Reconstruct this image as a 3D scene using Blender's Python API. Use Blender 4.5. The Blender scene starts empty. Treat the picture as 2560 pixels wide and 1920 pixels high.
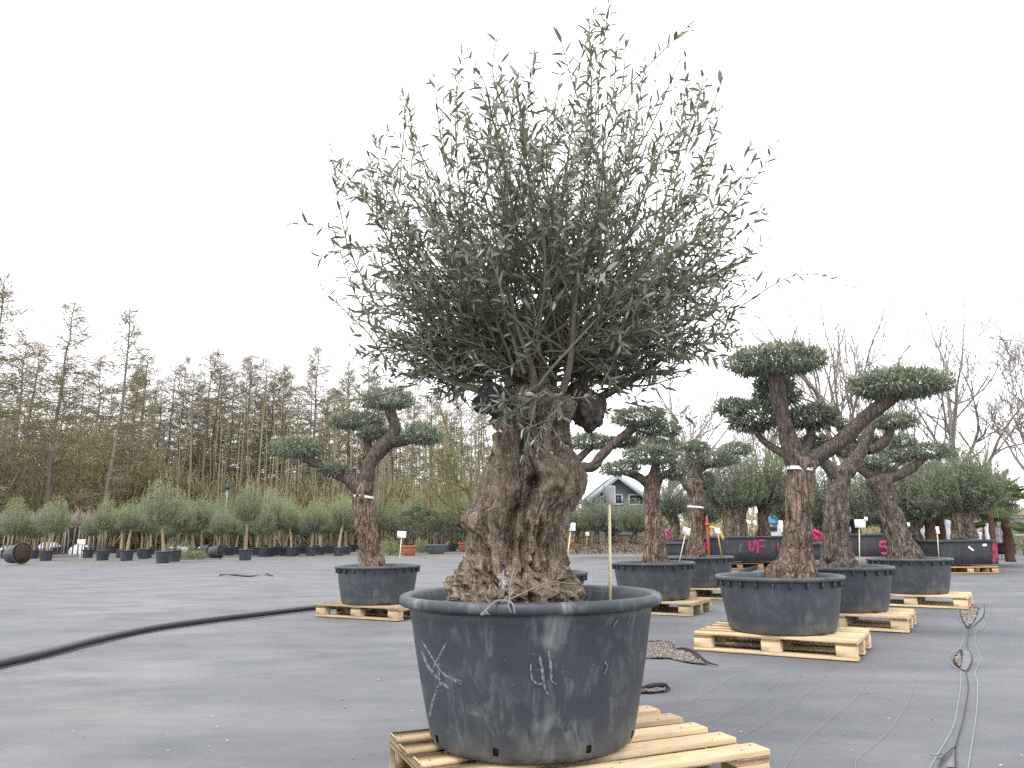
import bpy, math, random
import numpy as np
from mathutils import Vector, Matrix

# ------------------------------------------------------------------ camera, world, sun, exposure
SC = bpy.context.scene
COL = SC.collection
FPX, PITCH, ROLL, CAMH = 1890.0, math.radians(11.24), math.radians(-0.53), 0.913   # measured from the pallets (2560 px wide frame)
_cp, _sp, _cr, _sr = math.cos(PITCH), math.sin(PITCH), math.cos(ROLL), math.sin(ROLL)
FWD = np.array([0, _cp, _sp]); _up0 = np.array([0, -_sp, _cp]); _ri0 = np.array([1.0, 0, 0])
RGT = _ri0 * _cr + _up0 * _sr
UPV = _up0 * _cr - _ri0 * _sr
CAM = np.array([0, 0, CAMH])
cam_d = bpy.data.cameras.new('camera'); cam = bpy.data.objects.new('camera', cam_d); COL.objects.link(cam)
cam_d.sensor_width = 36; cam_d.lens = 36 * FPX / 2560; cam_d.clip_start = .05; cam_d.clip_end = 2000
M = Matrix.Identity(4)
for i in range(3):
    M[i][0], M[i][1], M[i][2], M[i][3] = RGT[i], UPV[i], -FWD[i], CAM[i]
cam.matrix_world = M
SC.camera = cam

SUN_EL, SUN_AZ = math.radians(58), math.radians(215)      # high, behind the left shoulder, veiled by cloud
W = bpy.data.worlds.new('World'); SC.world = W; W.use_nodes = True
nt = W.node_tree; nt.nodes.clear()
sky = nt.nodes.new('ShaderNodeTexSky'); sky.sky_type = 'NISHITA'; sky.sun_disc = False
sky.sun_elevation = SUN_EL; sky.sun_rotation = SUN_AZ; sky.air_density = 1.0; sky.dust_density = 3.0
hs = nt.nodes.new('ShaderNodeHueSaturation'); hs.inputs['Saturation'].default_value = .15
mx = nt.nodes.new('ShaderNodeMix'); mx.data_type = 'RGBA'; mx.inputs[0].default_value = .85
mx.inputs[7].default_value = (9.6, 9.65, 9.9, 1)           # closed cloud cover: an even white
bg = nt.nodes.new('ShaderNodeBackground'); bg.inputs['Strength'].default_value = .105
wo = nt.nodes.new('ShaderNodeOutputWorld')
nt.links.new(sky.outputs[0], hs.inputs['Color']); nt.links.new(hs.outputs[0], mx.inputs[6])
nt.links.new(mx.outputs[2], bg.inputs['Color']); nt.links.new(bg.outputs[0], wo.inputs['Surface'])
sl = bpy.data.lights.new('sun', 'SUN'); sl.energy = 1.0; sl.angle = math.radians(25); sl.color = (1, .97, .93)
so = bpy.data.objects.new('sun', sl); COL.objects.link(so)
sdir = Vector((math.sin(SUN_AZ) * math.cos(SUN_EL), math.cos(SUN_AZ) * math.cos(SUN_EL), math.sin(SUN_EL)))
so.rotation_euler = sdir.to_track_quat('Z', 'Y').to_euler(); so.location = (-5, -8, 15)
vs = SC.view_settings
vs.view_transform = 'Standard'; vs.look = 'None'; vs.exposure = 1.3; vs.gamma = 1; vs.use_curve_mapping = False
SC.render.engine = 'CYCLES'
SC.cycles.use_denoising = False
SC.cycles.max_bounces = 6; SC.cycles.transparent_max_bounces = 4; SC.cycles.diffuse_bounces = 3; SC.cycles.glossy_bounces = 2; SC.cycles.transmission_bounces = 3

# ------------------------------------------------------------------ photo geometry -> world
def ray(px, py):
    return FWD + RGT * ((px - 1280) / FPX) - UPV * ((py - 960) / FPX)
def at(px, py, Y):
    d = ray(px, py); return CAM + d * (Y / d[1])
def ground(px, py, z=0.0):
    d = ray(px, py); return CAM + d * ((z - CAMH) / d[2])
def ppm(p):
    """metres per photo pixel at point p"""
    return float(np.dot(np.asarray(p) - CAM, FWD)) / FPX

# ------------------------------------------------------------------ numpy noise
def _h(ix, iy, iz, seed):
    n = (ix.astype(np.int64) * 374761393 + iy.astype(np.int64) * 668265263 + iz.astype(np.int64) * 2147483647 + seed * 1274126177) & 0xffffffff
    n = ((n ^ (n >> 13)) * 1274126177) & 0xffffffff
    n = ((n ^ (n >> 16)) * 2246822519) & 0xffffffff
    return ((n ^ (n >> 15)) & 0xffff) / 32767.5 - 1
def vnoise(P, seed=0):
    P = np.asarray(P, float); I = np.floor(P); F = P - I; F = F * F * (3 - 2 * F)
    I = I.astype(np.int64); x, y, z = I[..., 0], I[..., 1], I[..., 2]; fx, fy, fz = F[..., 0], F[..., 1], F[..., 2]
    r = 0
    for dx in (0, 1):
        for dy in (0, 1):
            for dz in (0, 1):
                w = (fx if dx else 1 - fx) * (fy if dy else 1 - fy) * (fz if dz else 1 - fz)
                r = r + w * _h(x + dx, y + dy, z + dz, seed)
    return r
def fbm(P, o=4, seed=0):
    r = 0; a = 1.0; s = 0
    for k in range(o):
        r = r + a * vnoise(np.asarray(P) * 2 ** k, seed + k * 7); s += a; a *= .5
    return r / s

def unit(v):
    v = np.asarray(v, float); return v / np.maximum(np.linalg.norm(v, axis=-1, keepdims=True), 1e-9)

# ------------------------------------------------------------------ mesh builder
class MB:
    def __init__(s): s.v = []; s.t = []; s.q = []; s.c = []; s.n = 0
    def add(s, V, T=None, Q=None, tint=.5):
        V = np.asarray(V, float).reshape(-1, 3)
        s.v.append(V)
        if T is not None and len(T): s.t.append(np.asarray(T, np.int64).reshape(-1, 3) + s.n)
        if Q is not None and len(Q): s.q.append(np.asarray(Q, np.int64).reshape(-1, 4) + s.n)
        s.c.append(np.full(len(V), tint, float) if np.isscalar(tint) else np.asarray(tint, float))
        s.n += len(V)
    def grid(s, G, close_u=True, cap0=False, cap1=False, tint=.5):
        """G[rings][segs][3]"""
        nr, ns = G.shape[:2]
        i = np.arange(nr - 1)[:, None] * ns; j = np.arange(ns if close_u else ns - 1)[None, :]
        j2 = (j + 1) % ns
        Q = np.stack([i + j, i + j2, i + ns + j2, i + ns + j], -1).reshape(-1, 4)
        V = G.reshape(-1, 3); T = []
        ti = tint if np.isscalar(tint) else list(np.asarray(tint).reshape(-1))
        ex = []
        if cap0:
            k = len(V) + len(ex); ex.append(G[0].mean(0)); T += [(k, (a + 1) % ns, a) for a in range(ns)]
        if cap1:
            k = len(V) + len(ex); ex.append(G[-1].mean(0)); b = (nr - 1) * ns; T += [(k, b + a, b + (a + 1) % ns) for a in range(ns)]
        if ex:
            V = np.vstack([V, np.array(ex)])
            if not np.isscalar(tint): ti = ti + [float(np.mean(ti))] * len(ex)
        s.add(V, T, Q, ti)
    def box(s, x0, x1, y0, y1, z0, z1, ch=0.0, tint=.5, M=None):
        if ch <= 0:
            V = np.array([(x, y, z) for z in (z0, z1) for y in (y0, y1) for x in (x0, x1)])
            Q = [(0, 2, 3, 1), (4, 5, 7, 6), (0, 1, 5, 4), (2, 6, 7, 3), (0, 4, 6, 2), (1, 3, 7, 5)]
            T = []
        else:
            c = np.array([(x0 + x1) / 2, (y0 + y1) / 2, (z0 + z1) / 2]); h = np.array([(x1 - x0) / 2, (y1 - y0) / 2, (z1 - z0) / 2])
            V = []; idx = {}
            for sx in (-1, 1):
                for sy in (-1, 1):
                    for sz in (-1, 1):
                        for ax in range(3):
                            p = np.array([sx, sy, sz]) * (h - ch); p[ax] = (sx, sy, sz)[ax] * h[ax]
                            idx[sx, sy, sz, ax] = len(V); V.append(p + c)
            V = np.array(V); Q = []; T = []
            for ax in range(3):
                o = [a for a in range(3) if a != ax]
                for sg in (-1, 1):
                    f = []
                    for a, b in ((-1, -1), (1, -1), (1, 1), (-1, 1)):
                        k = [0, 0, 0]; k[ax] = sg; k[o[0]] = a; k[o[1]] = b; f.append(idx[k[0], k[1], k[2], ax])
                    if (sg == 1) == (ax == 1): f = f[::-1]
                    Q.append(f)
            for ax in range(3):       # edges along ax
                o = [a for a in range(3) if a != ax]
                for a in (-1, 1):
                    for b in (-1, 1):
                        k0 = [0, 0, 0]; k0[o[0]] = a; k0[o[1]] = b; k1 = list(k0); k0[ax] = -1; k1[ax] = 1
                        Q.append([idx[(*k0, o[0])], idx[(*k1, o[0])], idx[(*k1, o[1])], idx[(*k0, o[1])]])
            for sx in (-1, 1):
                for sy in (-1, 1):
                    for sz in (-1, 1):
                        T.append([idx[sx, sy, sz, 0], idx[sx, sy, sz, 1], idx[sx, sy, sz, 2]])
        if M is not None:
            V = (np.array(M)[:3, :3] @ V.T).T + np.array(M)[:3, 3]
        s.add(V, T, Q, tint)
    def tube(s, pts, radii, n=6, cap=True, tint=.5, frame0=None):
        P = np.asarray(pts, float); R = np.asarray(radii, float) * np.ones(len(P))
        s.grid(ring_grid(P, R, n), True, cap, cap, tint)

def ring_grid(P, R, n, flat=None):
    T = unit(np.gradient(P, axis=0))
    a = np.array([0, 1.0, 0]) if abs(T[0][1]) < .8 else np.array([1.0, 0, 0])
    G = []; th = np.arange(n) * 2 * math.pi / n
    u = unit(np.cross(np.cross(T[0], a), T[0]))
    for p, t, r in zip(P, T, R):
        u = unit(u - t * np.dot(u, t)); w = np.cross(t, u)
        G.append(p + r * (np.cos(th)[:, None] * u + np.sin(th)[:, None] * w))
    return np.array(G)

def catmull(P, n):
    P = np.asarray(P, float)
    if len(P) < 3:
        t = np.linspace(0, 1, n)[:, None]; return P[0] * (1 - t) + P[-1] * t
    E = np.vstack([2 * P[0] - P[1], P, 2 * P[-1] - P[-2]]); out = []
    for u in np.linspace(0, len(P) - 1 - 1e-9, n):
        i = int(u); t = u - i; a, b, c, d = E[i:i + 4]
        out.append(.5 * (2 * b + (c - a) * t + (2 * a - 5 * b + 4 * c - d) * t * t + (3 * b - a - 3 * c + d) * t ** 3))
    return np.array(out)

def leaf_arrays(P, D, N, L, Wd, simple=False, bend=.12):
    """P base points, D unit axis, N approx normal, L lengths, Wd widths"""
    S = unit(np.cross(D, N)); N = np.cross(S, D); n = len(P)
    L = L[:, None]; Wd = Wd[:, None]
    if simple:
        V = np.stack([P, P + D * L * .5 + S * Wd * .5 + N * L * bend * .5, P + D * L, P + D * L * .5 - S * Wd * .5 + N * L * bend * .5], 1)
        b = np.arange(n)[:, None] * 4
        return V.reshape(-1, 3), np.vstack([b + [0, 1, 2], b + [0, 2, 3]]), None, 4
    c1 = P + D * L * .3 + N * L * bend * .7; c2 = P + D * L * .68 + N * L * bend * .6
    V = np.stack([P, c1 + S * Wd * .48, c1 - S * Wd * .48, c2 + S * Wd * .4, c2 - S * Wd * .4, P + D * L - N * L * bend * .2], 1)
    b = np.arange(n)[:, None] * 6
    return V.reshape(-1, 3), np.vstack([b + [0, 1, 2], b + [3, 5, 4]]), b + [1, 3, 4, 2], 6
def add_leaves(mb, P, D, N, L, Wd, tint, simple=False, bend=.12):
    V, T, Q, k = leaf_arrays(P, unit(D), N, L, Wd, simple, bend)
    mb.add(V, T, Q, np.repeat(tint, k))

# ------------------------------------------------------------------ objects
LOC = {}
def make_mesh(name, mb, mat, off=(0, 0, 0), smooth=False):
    V = np.vstack(mb.v) - np.asarray(off); T = np.vstack(mb.t) if mb.t else np.zeros((0, 3), np.int64); Q = np.vstack(mb.q) if mb.q else np.zeros((0, 4), np.int64)
    me = bpy.data.meshes.new(name)
    me.vertices.add(len(V)); me.vertices.foreach_set('co', V.astype(np.float32).ravel())
    nl = T.size + Q.size; me.loops.add(nl); me.polygons.add(len(T) + len(Q))
    me.loops.foreach_set('vertex_index', np.concatenate([T.ravel(), Q.ravel()]).astype(np.int32))
    st = np.concatenate([np.arange(len(T)) * 3, T.size + np.arange(len(Q)) * 4]).astype(np.int32)
    me.polygons.foreach_set('loop_start', st)
    if smooth: me.polygons.foreach_set('use_smooth', np.ones(len(T) + len(Q), bool))
    a = me.attributes.new('tint', 'FLOAT', 'POINT'); a.data.foreach_set('value', np.concatenate(mb.c).astype(np.float32))
    me.update(calc_edges=True); me.validate()
    if mat: me.materials.append(mat)
    return me
def link(name, me, parent=None, loc=(0, 0, 0)):
    o = bpy.data.objects.new(name, me); COL.objects.link(o); o.location = loc
    if parent: o.parent = parent
    return o
def thing(name, label, cat, loc=(0, 0, 0), group=None, rz=0):
    o = link(name, None, None, tuple(float(x) for x in loc)); o.empty_display_size = .1; o.rotation_euler.z = rz
    o['label'] = label; o['category'] = cat
    if group: o['group'] = group
    LOC[o.name] = np.array(loc, float)
    return o
def part(name, mb, mat, parent, smooth=False, stuff=False, label=None):
    off = LOC[parent.name]; o = link(name, make_mesh(name, mb, mat, off, smooth), parent); LOC[o.name] = off
    if stuff: o['kind'] = 'stuff'
    if label: o['label'] = label
    return o
def single(name, mb, mat, label, cat, loc=(0, 0, 0), group=None, smooth=False):
    o = link(name, make_mesh(name, mb, mat, loc, smooth), None, tuple(float(x) for x in loc)); LOC[o.name] = np.array(loc, float)
    o['label'] = label; o['category'] = cat
    if group: o['group'] = group
    return o
def struct(name, mb, mat, kind='structure', smooth=False, parent=None):
    o = link(name, make_mesh(name, mb, mat, (0, 0, 0), smooth), parent); LOC[o.name] = np.zeros(3)
    if not parent: o['kind'] = kind
    return o
def copy_tree(o, parent=None):
    c = o.copy(); COL.objects.link(c); c.parent = parent
    for ch in [x for x in KIDS.get(o.name, [])]: copy_tree(ch, c)
    return c
KIDS = {}
def note_kids(o):
    KIDS[o.name] = list(o.children)
    for c in o.children: note_kids(c)

# ------------------------------------------------------------------ materials
MATS = {}
def mat(name, rough=.7, spec=.3):
    m = bpy.data.materials.new(name); m.use_nodes = True; t = m.node_tree; b = t.nodes['Principled BSDF']
    b.inputs['Roughness'].default_value = rough; b.inputs['Specular IOR Level'].default_value = spec
    MATS[name] = m
    return m, t, b
def nd(t, kind, **kw):
    n = t.nodes.new(kind)
    for k, v in kw.items():
        if k in n.inputs: n.inputs[k].default_value = v
        else: setattr(n, k, v)
    return n
def coords(t, scale=(1, 1, 1), out='Object', rot=(0, 0, 0)):
    c = nd(t, 'ShaderNodeTexCoord'); m = nd(t, 'ShaderNodeMapping'); m.inputs['Scale'].default_value = scale; m.inputs['Rotation'].default_value = rot
    t.links.new(c.outputs[out], m.inputs[0]); return m.outputs[0]
def noise(t, vec, scale, detail=4, rough=.55, dist=0):
    n = nd(t, 'ShaderNodeTexNoise'); n.inputs['Scale'].default_value = scale; n.inputs['Detail'].default_value = detail
    n.inputs['Roughness'].default_value = rough; n.inputs['Distortion'].default_value = dist
    if vec is not None: t.links.new(vec, n.inputs['Vector'])
    return n.outputs['Fac']
def ramp(t, fac, stops, interp='LINEAR'):
    r = nd(t, 'ShaderNodeValToRGB'); r.color_ramp.interpolation = interp
    e = r.color_ramp.elements
    while len(e) < len(stops): e.new(.5)
    for k, (p, c) in enumerate(stops):
        e[k].position = p; e[k].color = (*c, 1) if len(c) == 3 else c
    t.links.new(fac, r.inputs[0]); return r.outputs[0]
def g(v): return (v, v, v)
def mixc(t, fac, a, b, mode='MIX'):
    m = nd(t, 'ShaderNodeMix', data_type='RGBA', blend_type=mode)
    for s, x in ((0, fac), (6, a), (7, b)):
        if hasattr(x, 'is_linked') or hasattr(x, 'links'): t.links.new(x, m.inputs[s])
        elif s == 0: m.inputs[0].default_value = x
        else: m.inputs[s].default_value = (*x, 1)
    return m.outputs[2]
def math_(t, op, a, b=None, clamp=False):
    m = nd(t, 'ShaderNodeMath', operation=op); m.use_clamp = clamp
    for i, x in enumerate((a, b)):
        if x is None: continue
        if isinstance(x, (int, float)): m.inputs[i].default_value = x
        else: t.links.new(x, m.inputs[i])
    return m.outputs[0]
def bump(t, b, h, strength=.5, dist=.01):
    n = nd(t, 'ShaderNodeBump'); n.inputs['Strength'].default_value = strength; n.inputs['Distance'].default_value = dist
    t.links.new(h, n.inputs['Height']); t.links.new(n.outputs[0], b.inputs['Normal'])
def attr(t, name='tint'):
    a = nd(t, 'ShaderNodeAttribute'); a.attribute_name = name; return a.outputs['Fac']
def objrand(t):
    return nd(t, 'ShaderNodeObjectInfo').outputs['Random']

def leaf_mat(name, stops, rough=.55, trans=.25, spec=.3, tcol=(.12, .15, .04)):
    m, t, b = mat(name, rough, spec)
    a = attr(t); c = ramp(t, a, stops); t.links.new(c, b.inputs['Base Color'])
    tr = nd(t, 'ShaderNodeBsdfTranslucent'); tc = mixc(t, .5, c, tcol); t.links.new(tc, tr.inputs['Color'])
    ms = nd(t, 'ShaderNodeMixShader'); ms.inputs[0].default_value = trans
    o = t.nodes['Material Output']; t.links.new(b.outputs[0], ms.inputs[1]); t.links.new(tr.outputs[0], ms.inputs[2]); t.links.new(ms.outputs[0], o.inputs['Surface'])
    return m
LEAF_HERO = leaf_mat('olive_leaf', [(0, (.062, .074, .05)), (.4, (.122, .14, .1)), (.7, (.23, .25, .2)), (1, (.4, .425, .36))], .45, .26, .4)
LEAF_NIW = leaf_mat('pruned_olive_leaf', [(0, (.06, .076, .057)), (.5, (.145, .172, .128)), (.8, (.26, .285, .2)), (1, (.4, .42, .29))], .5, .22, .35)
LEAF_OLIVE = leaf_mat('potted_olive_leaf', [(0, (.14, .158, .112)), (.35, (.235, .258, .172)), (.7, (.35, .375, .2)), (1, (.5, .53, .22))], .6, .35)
LEAF_GREY = leaf_mat('old_olive_leaf', [(0, (.1, .118, .088)), (.4, (.2, .222, .16)), (.75, (.3, .32, .21)), (1, (.42, .44, .26))], .6, .35)
LEAF_VAR = leaf_mat('variegated_leaf', [(0, (.1, .13, .06)), (.5, (.2, .25, .11)), (1, (.5, .5, .32))], .6, .3)
LEAF_PALM = leaf_mat('palm_leaf', [(0, (.05, .08, .03)), (.5, (.11, .15, .06)), (1, (.2, .25, .1))], .5, .3)
LEAF_RED = leaf_mat('winter_leaf', [(0, (.09, .05, .035)), (.6, (.18, .1, .06)), (1, (.25, .19, .1))], .7, .2)

def bark_mat(name, cols, vs=1.0, stretch=.28, b1=.9, dist=.02, pw=.45):
    m, t, b = mat(name, .9, .1)
    v = coords(t, (1, 1, stretch)); v2 = coords(t)
    n1 = noise(t, v, 44 * vs, 6, .7, .5); n2 = noise(t, v2, 5 * vs, 4, .6); n3 = noise(t, v2, 60 * vs, 3, .6)
    vor = nd(t, 'ShaderNodeTexVoronoi', feature='DISTANCE_TO_EDGE'); vor.inputs['Scale'].default_value = 48 * vs
    dv = nd(t, 'ShaderNodeVectorMath', operation='ADD'); nn = nd(t, 'ShaderNodeTexNoise'); nn.inputs['Scale'].default_value = 14 * vs
    sc_ = nd(t, 'ShaderNodeVectorMath', operation='SCALE'); sc_.inputs['Scale'].default_value = .05 / vs
    t.links.new(v, nn.inputs['Vector']); t.links.new(nn.outputs['Color'], sc_.inputs[0]); t.links.new(v, dv.inputs[0]); t.links.new(sc_.outputs[0], dv.inputs[1]); t.links.new(dv.outputs[0], vor.inputs['Vector'])
    plate = ramp(t, vor.outputs['Distance'], [(0, g(0)), (.12, g(.75)), (.3, g(1))])
    c = ramp(t, n1, [(.34, cols[0]), (.5, cols[1]), (.63, cols[2])])
    c2 = mixc(t, ramp(t, n2, [(.38, g(0)), (.62, g(1))]), c, mixc(t, .5, c, cols[3]))
    c3 = mixc(t, ramp(t, n3, [(.5, g(0)), (.72, g(.55))]), c2, cols[4])
    c4 = mixc(t, math_(t, 'MULTIPLY', math_(t, 'SUBTRACT', 1.0, plate), pw), c3, cols[0])
    t.links.new(c4, b.inputs['Base Color'])
    h = math_(t, 'ADD', math_(t, 'MULTIPLY', n1, 1.2), math_(t, 'MULTIPLY', plate, pw * 1.1)); h = math_(t, 'ADD', h, math_(t, 'MULTIPLY', n3, .4))
    bump(t, b, h, b1, dist)
    return m, t, b, c4
BARK_HERO, ht, hb, hc = bark_mat('old_olive_bark', [(.055, .038, .027), (.235, .178, .13), (.45, .36, .265), (.23, .2, .165), (.56, .47, .35)], .75, .12, 1.0, .035, .2)
BARK_RED = bark_mat('red_brown_bark', [(.055, .035, .027), (.215, .148, .113), (.35, .26, .205), (.16, .135, .115), (.40, .335, .265)], .5, .22, 1.0, .04, .5)[0]
BARK_GREY = bark_mat('grey_brown_bark', [(.045, .034, .027), (.15, .118, .094), (.27, .225, .18), (.14, .13, .11), (.38, .33, .27)], .5, .22, 1.0, .04, .4)[0]
BARK_LIMB = bark_mat('dark_limb_bark', [(.035, .028, .024), (.095, .076, .064), (.17, .14, .115), (.11, .1, .085), (.25, .21, .17)], .7, .25)[0]
BARK_FAR = bark_mat('far_trunk_bark', [(.04, .03, .022), (.18, .14, .105), (.33, .27, .2), (.12, .105, .085), (.36, .31, .24)], .22, .4, 1.0, .08)[0]
def plain(name, col, rough=.7, var=.25, scale=6, spec=.3, bmp=0.0, rnd=0.0):
    m, t, b = mat(name, rough, spec)
    n = noise(t, coords(t), scale, 5, .6)
    c = ramp(t, n, [(.3, tuple(x * (1 - var) for x in col)), (.7, tuple(min(1, x * (1 + var)) for x in col))])
    if rnd:
        hsv = nd(t, 'ShaderNodeHueSaturation'); t.links.new(c, hsv.inputs['Color'])
        t.links.new(math_(t, 'ADD', math_(t, 'MULTIPLY', objrand(t), rnd), 1 - rnd / 2), hsv.inputs['Value']); c = hsv.outputs[0]
    t.links.new(c, b.inputs['Base Color'])
    if bmp: bump(t, b, n, bmp, .01)
    return m
SHOOT = plain('green_shoot', (.17, .17, .11), .7, .25, 9)
LIMB_GREEN = plain('smooth_young_limb', (.17, .15, .115), .8, .35, 14, .2, .4)
STUMP = bark_mat('weathered_cut_wood', [(.02, .018, .017), (.06, .055, .052), (.11, .105, .1), (.05, .05, .05), (.3, .3, .31)], .8, .8)[0]
SOIL = plain('potting_soil', (.05, .036, .027), .95, .5, 40, .1, .8)
LARCH = plain('larch_bark', (.2, .17, .145), .9, .3, 3, .1)
LARCH_TWIG = leaf_mat('larch_twig', [(0, (.2, .165, .13)), (.5, (.3, .26, .17)), (1, (.4, .36, .19))], .9, .3, .1, (.26, .23, .12))
WOOD_TWIG = leaf_mat('bare_wood_twig', [(0, (.31, .255, .195)), (.5, (.42, .375, .23)), (1, (.45, .44, .2))], .9, .4, .1, (.3, .27, .15))
BARE = plain('bare_tree_bark', (.27, .24, .22), .9, .3, 3, .1)
MOSSY = plain('mossy_bark', (.15, .145, .07), .9, .35, 3, .1)
PALE = plain('pale_stem_bark', (.3, .25, .22), .85, .25, 5, .1)
TAN = plain('tan_stem_bark', (.30, .23, .15), .85, .25, 5, .1)
STICK = plain('pale_wood_stick', (.62, .56, .36), .7, .12, 12)
CARD = plain('white_card', (.72, .72, .73), .45, .05, 6)
CARD_BACK = plain('grey_card', (.34, .34, .35), .5, .1, 30)
CARD_EDGE = plain('card_frame', (.48, .48, .49), .5, .05, 30)
BAND = plain('white_paper_band', (.70, .69, .66), .7, .12, 25)
TERRA = plain('terracotta', (.36, .12, .07), .75, .15, 6)
WHITE = plain('white_fleece', (.6, .62, .67), .8, .08, 4)
RAIL = plain('galvanised_rail', (.42, .45, .46), .4, .1, 6, .5)
BLACKTUBE, bt, bb = mat('black_pipe', .38, .5); bb.inputs['Base Color'].default_value = (.028, .027, .033, 1)
PINK = plain('pink_spray_paint', (.42, .03, .11), .8, .55, 14)
PINK2 = PINK
RED = plain('red_paint', (.38, .07, .035), .5, .15, 8)
YEL = plain('yellow_hose', (.5, .37, .08), .5, .1, 8)
BLUE = plain('blue_roof', (.08, .27, .55), .5, .1, 4)
WIRE = plain('grey_tie', (.16, .16, .165), .7, .2, 30)
TURQ = plain('turquoise_thread', (.2, .28, .28), .8, .2, 40)
THREAD = plain('pale_thread', (.2, .2, .21), .8, .3, 30)

def pot_mat(name, col, scuff=.5, dirt=(.3, .27, .22), zc=.25):
    m, t, b = mat(name, .5, .4)
    v = coords(t); vs_ = coords(t, (1, 1, .3))
    n1 = noise(t, v, 3.2, 4, .6); n2 = noise(t, vs_, 16, 5, .65, .6); n3 = noise(t, v, 90, 2, .5); n4 = noise(t, v, 6.5, 3, .55, .3)
    c = ramp(t, n1, [(.3, tuple(x * .82 for x in col)), (.7, tuple(x * 1.2 for x in col))])
    sm = math_(t, 'MULTIPLY', ramp(t, n2, [(.47, g(0)), (.75, g(1))]), ramp(t, n4, [(.42, g(0)), (.66, g(1))]))
    c = mixc(t, math_(t, 'MULTIPLY', sm, scuff), c, (.30, .31, .31))
    sp = ramp(t, n3, [(.68, g(0)), (.8, g(.4))])
    c = mixc(t, sp, c, (.3, .3, .29))
    # dust washed down to the foot
    sx = nd(t, 'ShaderNodeSeparateXYZ'); t.links.new(coords(t), sx.inputs[0])
    low = math_(t, 'SUBTRACT', 1.0, math_(t, 'DIVIDE', sx.outputs['Z'], zc), True)
    low = math_(t, 'MULTIPLY', low, ramp(t, noise(t, v, 9, 4, .6), [(.35, g(.1)), (.7, g(.75))]))
    c = mixc(t, low, c, dirt)
    t.links.new(c, b.inputs['Base Color'])
    t.links.new(ramp(t, n2, [(.3, g(.42)), (.7, g(.62))]), b.inputs['Roughness'])
    bump(t, b, math_(t, 'ADD', n1, math_(t, 'MULTIPLY', n2, .12)), .25, .012)
    return m
POT_HERO = pot_mat('blue_black_plastic', (.036, .043, .055), .75, (.17, .165, .15), .12)
POT_NIW = pot_mat('slate_plastic', (.047, .055, .066), .35, (.2, .185, .15), .09)
POT_FAR = pot_mat('black_plastic', (.034, .037, .045), .22, (.1, .09, .08), .2)
POT_GREYBLUE = pot_mat('grey_blue_plastic', (.1, .115, .13), .25, zc=.1)
SCRATCH, st_, sb_ = mat('scratched_plastic', .7, .2)
st_.links.new(ramp(st_, noise(st_, coords(st_, (1, 1, .5)), 130, 4, .7), [(.38, (.045, .052, .062)), (.58, (.22, .24, .25))]), sb_.inputs['Base Color'])

def wood_mat(name, a, b_, c_):
    m, t, b = mat(name, .75, .2)
    v = coords(t, (1.2, 14, 14)); v2 = coords(t, (1, 3, 3))
    r = objrand(t)
    ad = nd(t, 'ShaderNodeVectorMath', operation='ADD'); cx = nd(t, 'ShaderNodeCombineXYZ')
    t.links.new(math_(t, 'MULTIPLY', r, 37.0), cx.inputs[0]); t.links.new(math_(t, 'MULTIPLY', r, 91.0), cx.inputs[1])
    t.links.new(v, ad.inputs[0]); t.links.new(cx.outputs[0], ad.inputs[1])
    n1 = noise(t, ad.outputs[0], 4, 5, .6, .8); n2 = noise(t, v2, 3.5, 3, .5)
    kn = nd(t, 'ShaderNodeTexVoronoi'); kn.inputs['Scale'].default_value = 5.0; t.links.new(v2, kn.inputs['Vector'])
    c = ramp(t, n1, [(.3, b_), (.5, a), (.7, tuple(min(1, x * 1.12) for x in a))])
    c = mixc(t, ramp(t, n2, [(.45, g(0)), (.72, g(.65))]), c, c_)
    c = mixc(t, ramp(t, noise(t, coords(t, (2, 6, 6)), 7, 5, .7), [(.52, g(0)), (.75, g(.5))]), c, tuple(x * .55 for x in c_))
    c = mixc(t, ramp(t, kn.outputs['Distance'], [(.03, g(.8)), (.09, g(0))]), c, (.16, .09, .05))
    hsv = nd(t, 'ShaderNodeHueSaturation'); t.links.new(c, hsv.inputs['Color'])
    t.links.new(math_(t, 'ADD', math_(t, 'MULTIPLY', r, .35), .82), hsv.inputs['Value'])
    t.links.new(hsv.outputs[0], b.inputs['Base Color']); bump(t, b, n1, .3, .004)
    return m
WOOD_NEW = wood_mat('fresh_pallet_wood', (.56, .42, .25), (.42, .29, .16), (.46, .38, .27))
WOOD_OLD = wood_mat('weathered_pallet_wood', (.36, .27, .165), (.25, .18, .1), (.3, .26, .2))
WOOD_ORANGE = wood_mat('orange_pallet_wood', (.46, .29, .13), (.33, .19, .085), (.38, .28, .17))

# ground: woven weed-control fabric
GROUND, gt, gb = mat('weed_fabric', .8, .25)
v = coords(gt); vst = coords(gt, (.6, 1, 1), rot=(0, 0, .7)); vst2 = coords(gt, (.4, 1.0, 1), rot=(0, 0, .75))
n_big = noise(gt, v, .22, 4, .55); n_mid = noise(gt, vst, 1.3, 5, .62, .4); n_str = noise(gt, vst2, 3.2, 5, .65); n_fine = noise(gt, v, 45, 3, .6); n_w = noise(gt, v, 260, 2, .5)
base = ramp(gt, n_mid, [(.28, (.088, .093, .106)), (.5, (.118, .122, .135)), (.74, (.165, .165, .168))])
dust = math_(gt, 'MULTIPLY', ramp(gt, n_big, [(.38, g(.1)), (.62, g(1))]), ramp(gt, n_str, [(.42, g(0)), (.72, g(.85))]))
sxg = nd(gt, 'ShaderNodeSeparateXYZ'); gt.links.new(v, sxg.inputs[0])
lft = ramp(gt, math_(gt, 'MULTIPLY_ADD', sxg.outputs['X'], -.12), [(0, g(.25)), (.6, g(1))])
cg = mixc(gt, math_(gt, 'MULTIPLY', dust, lft), base, (.21, .208, .2))
alg = ramp(gt, noise(gt, v, .75, 4, .6, .5), [(.6, g(0)), (.72, g(.3))])
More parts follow.
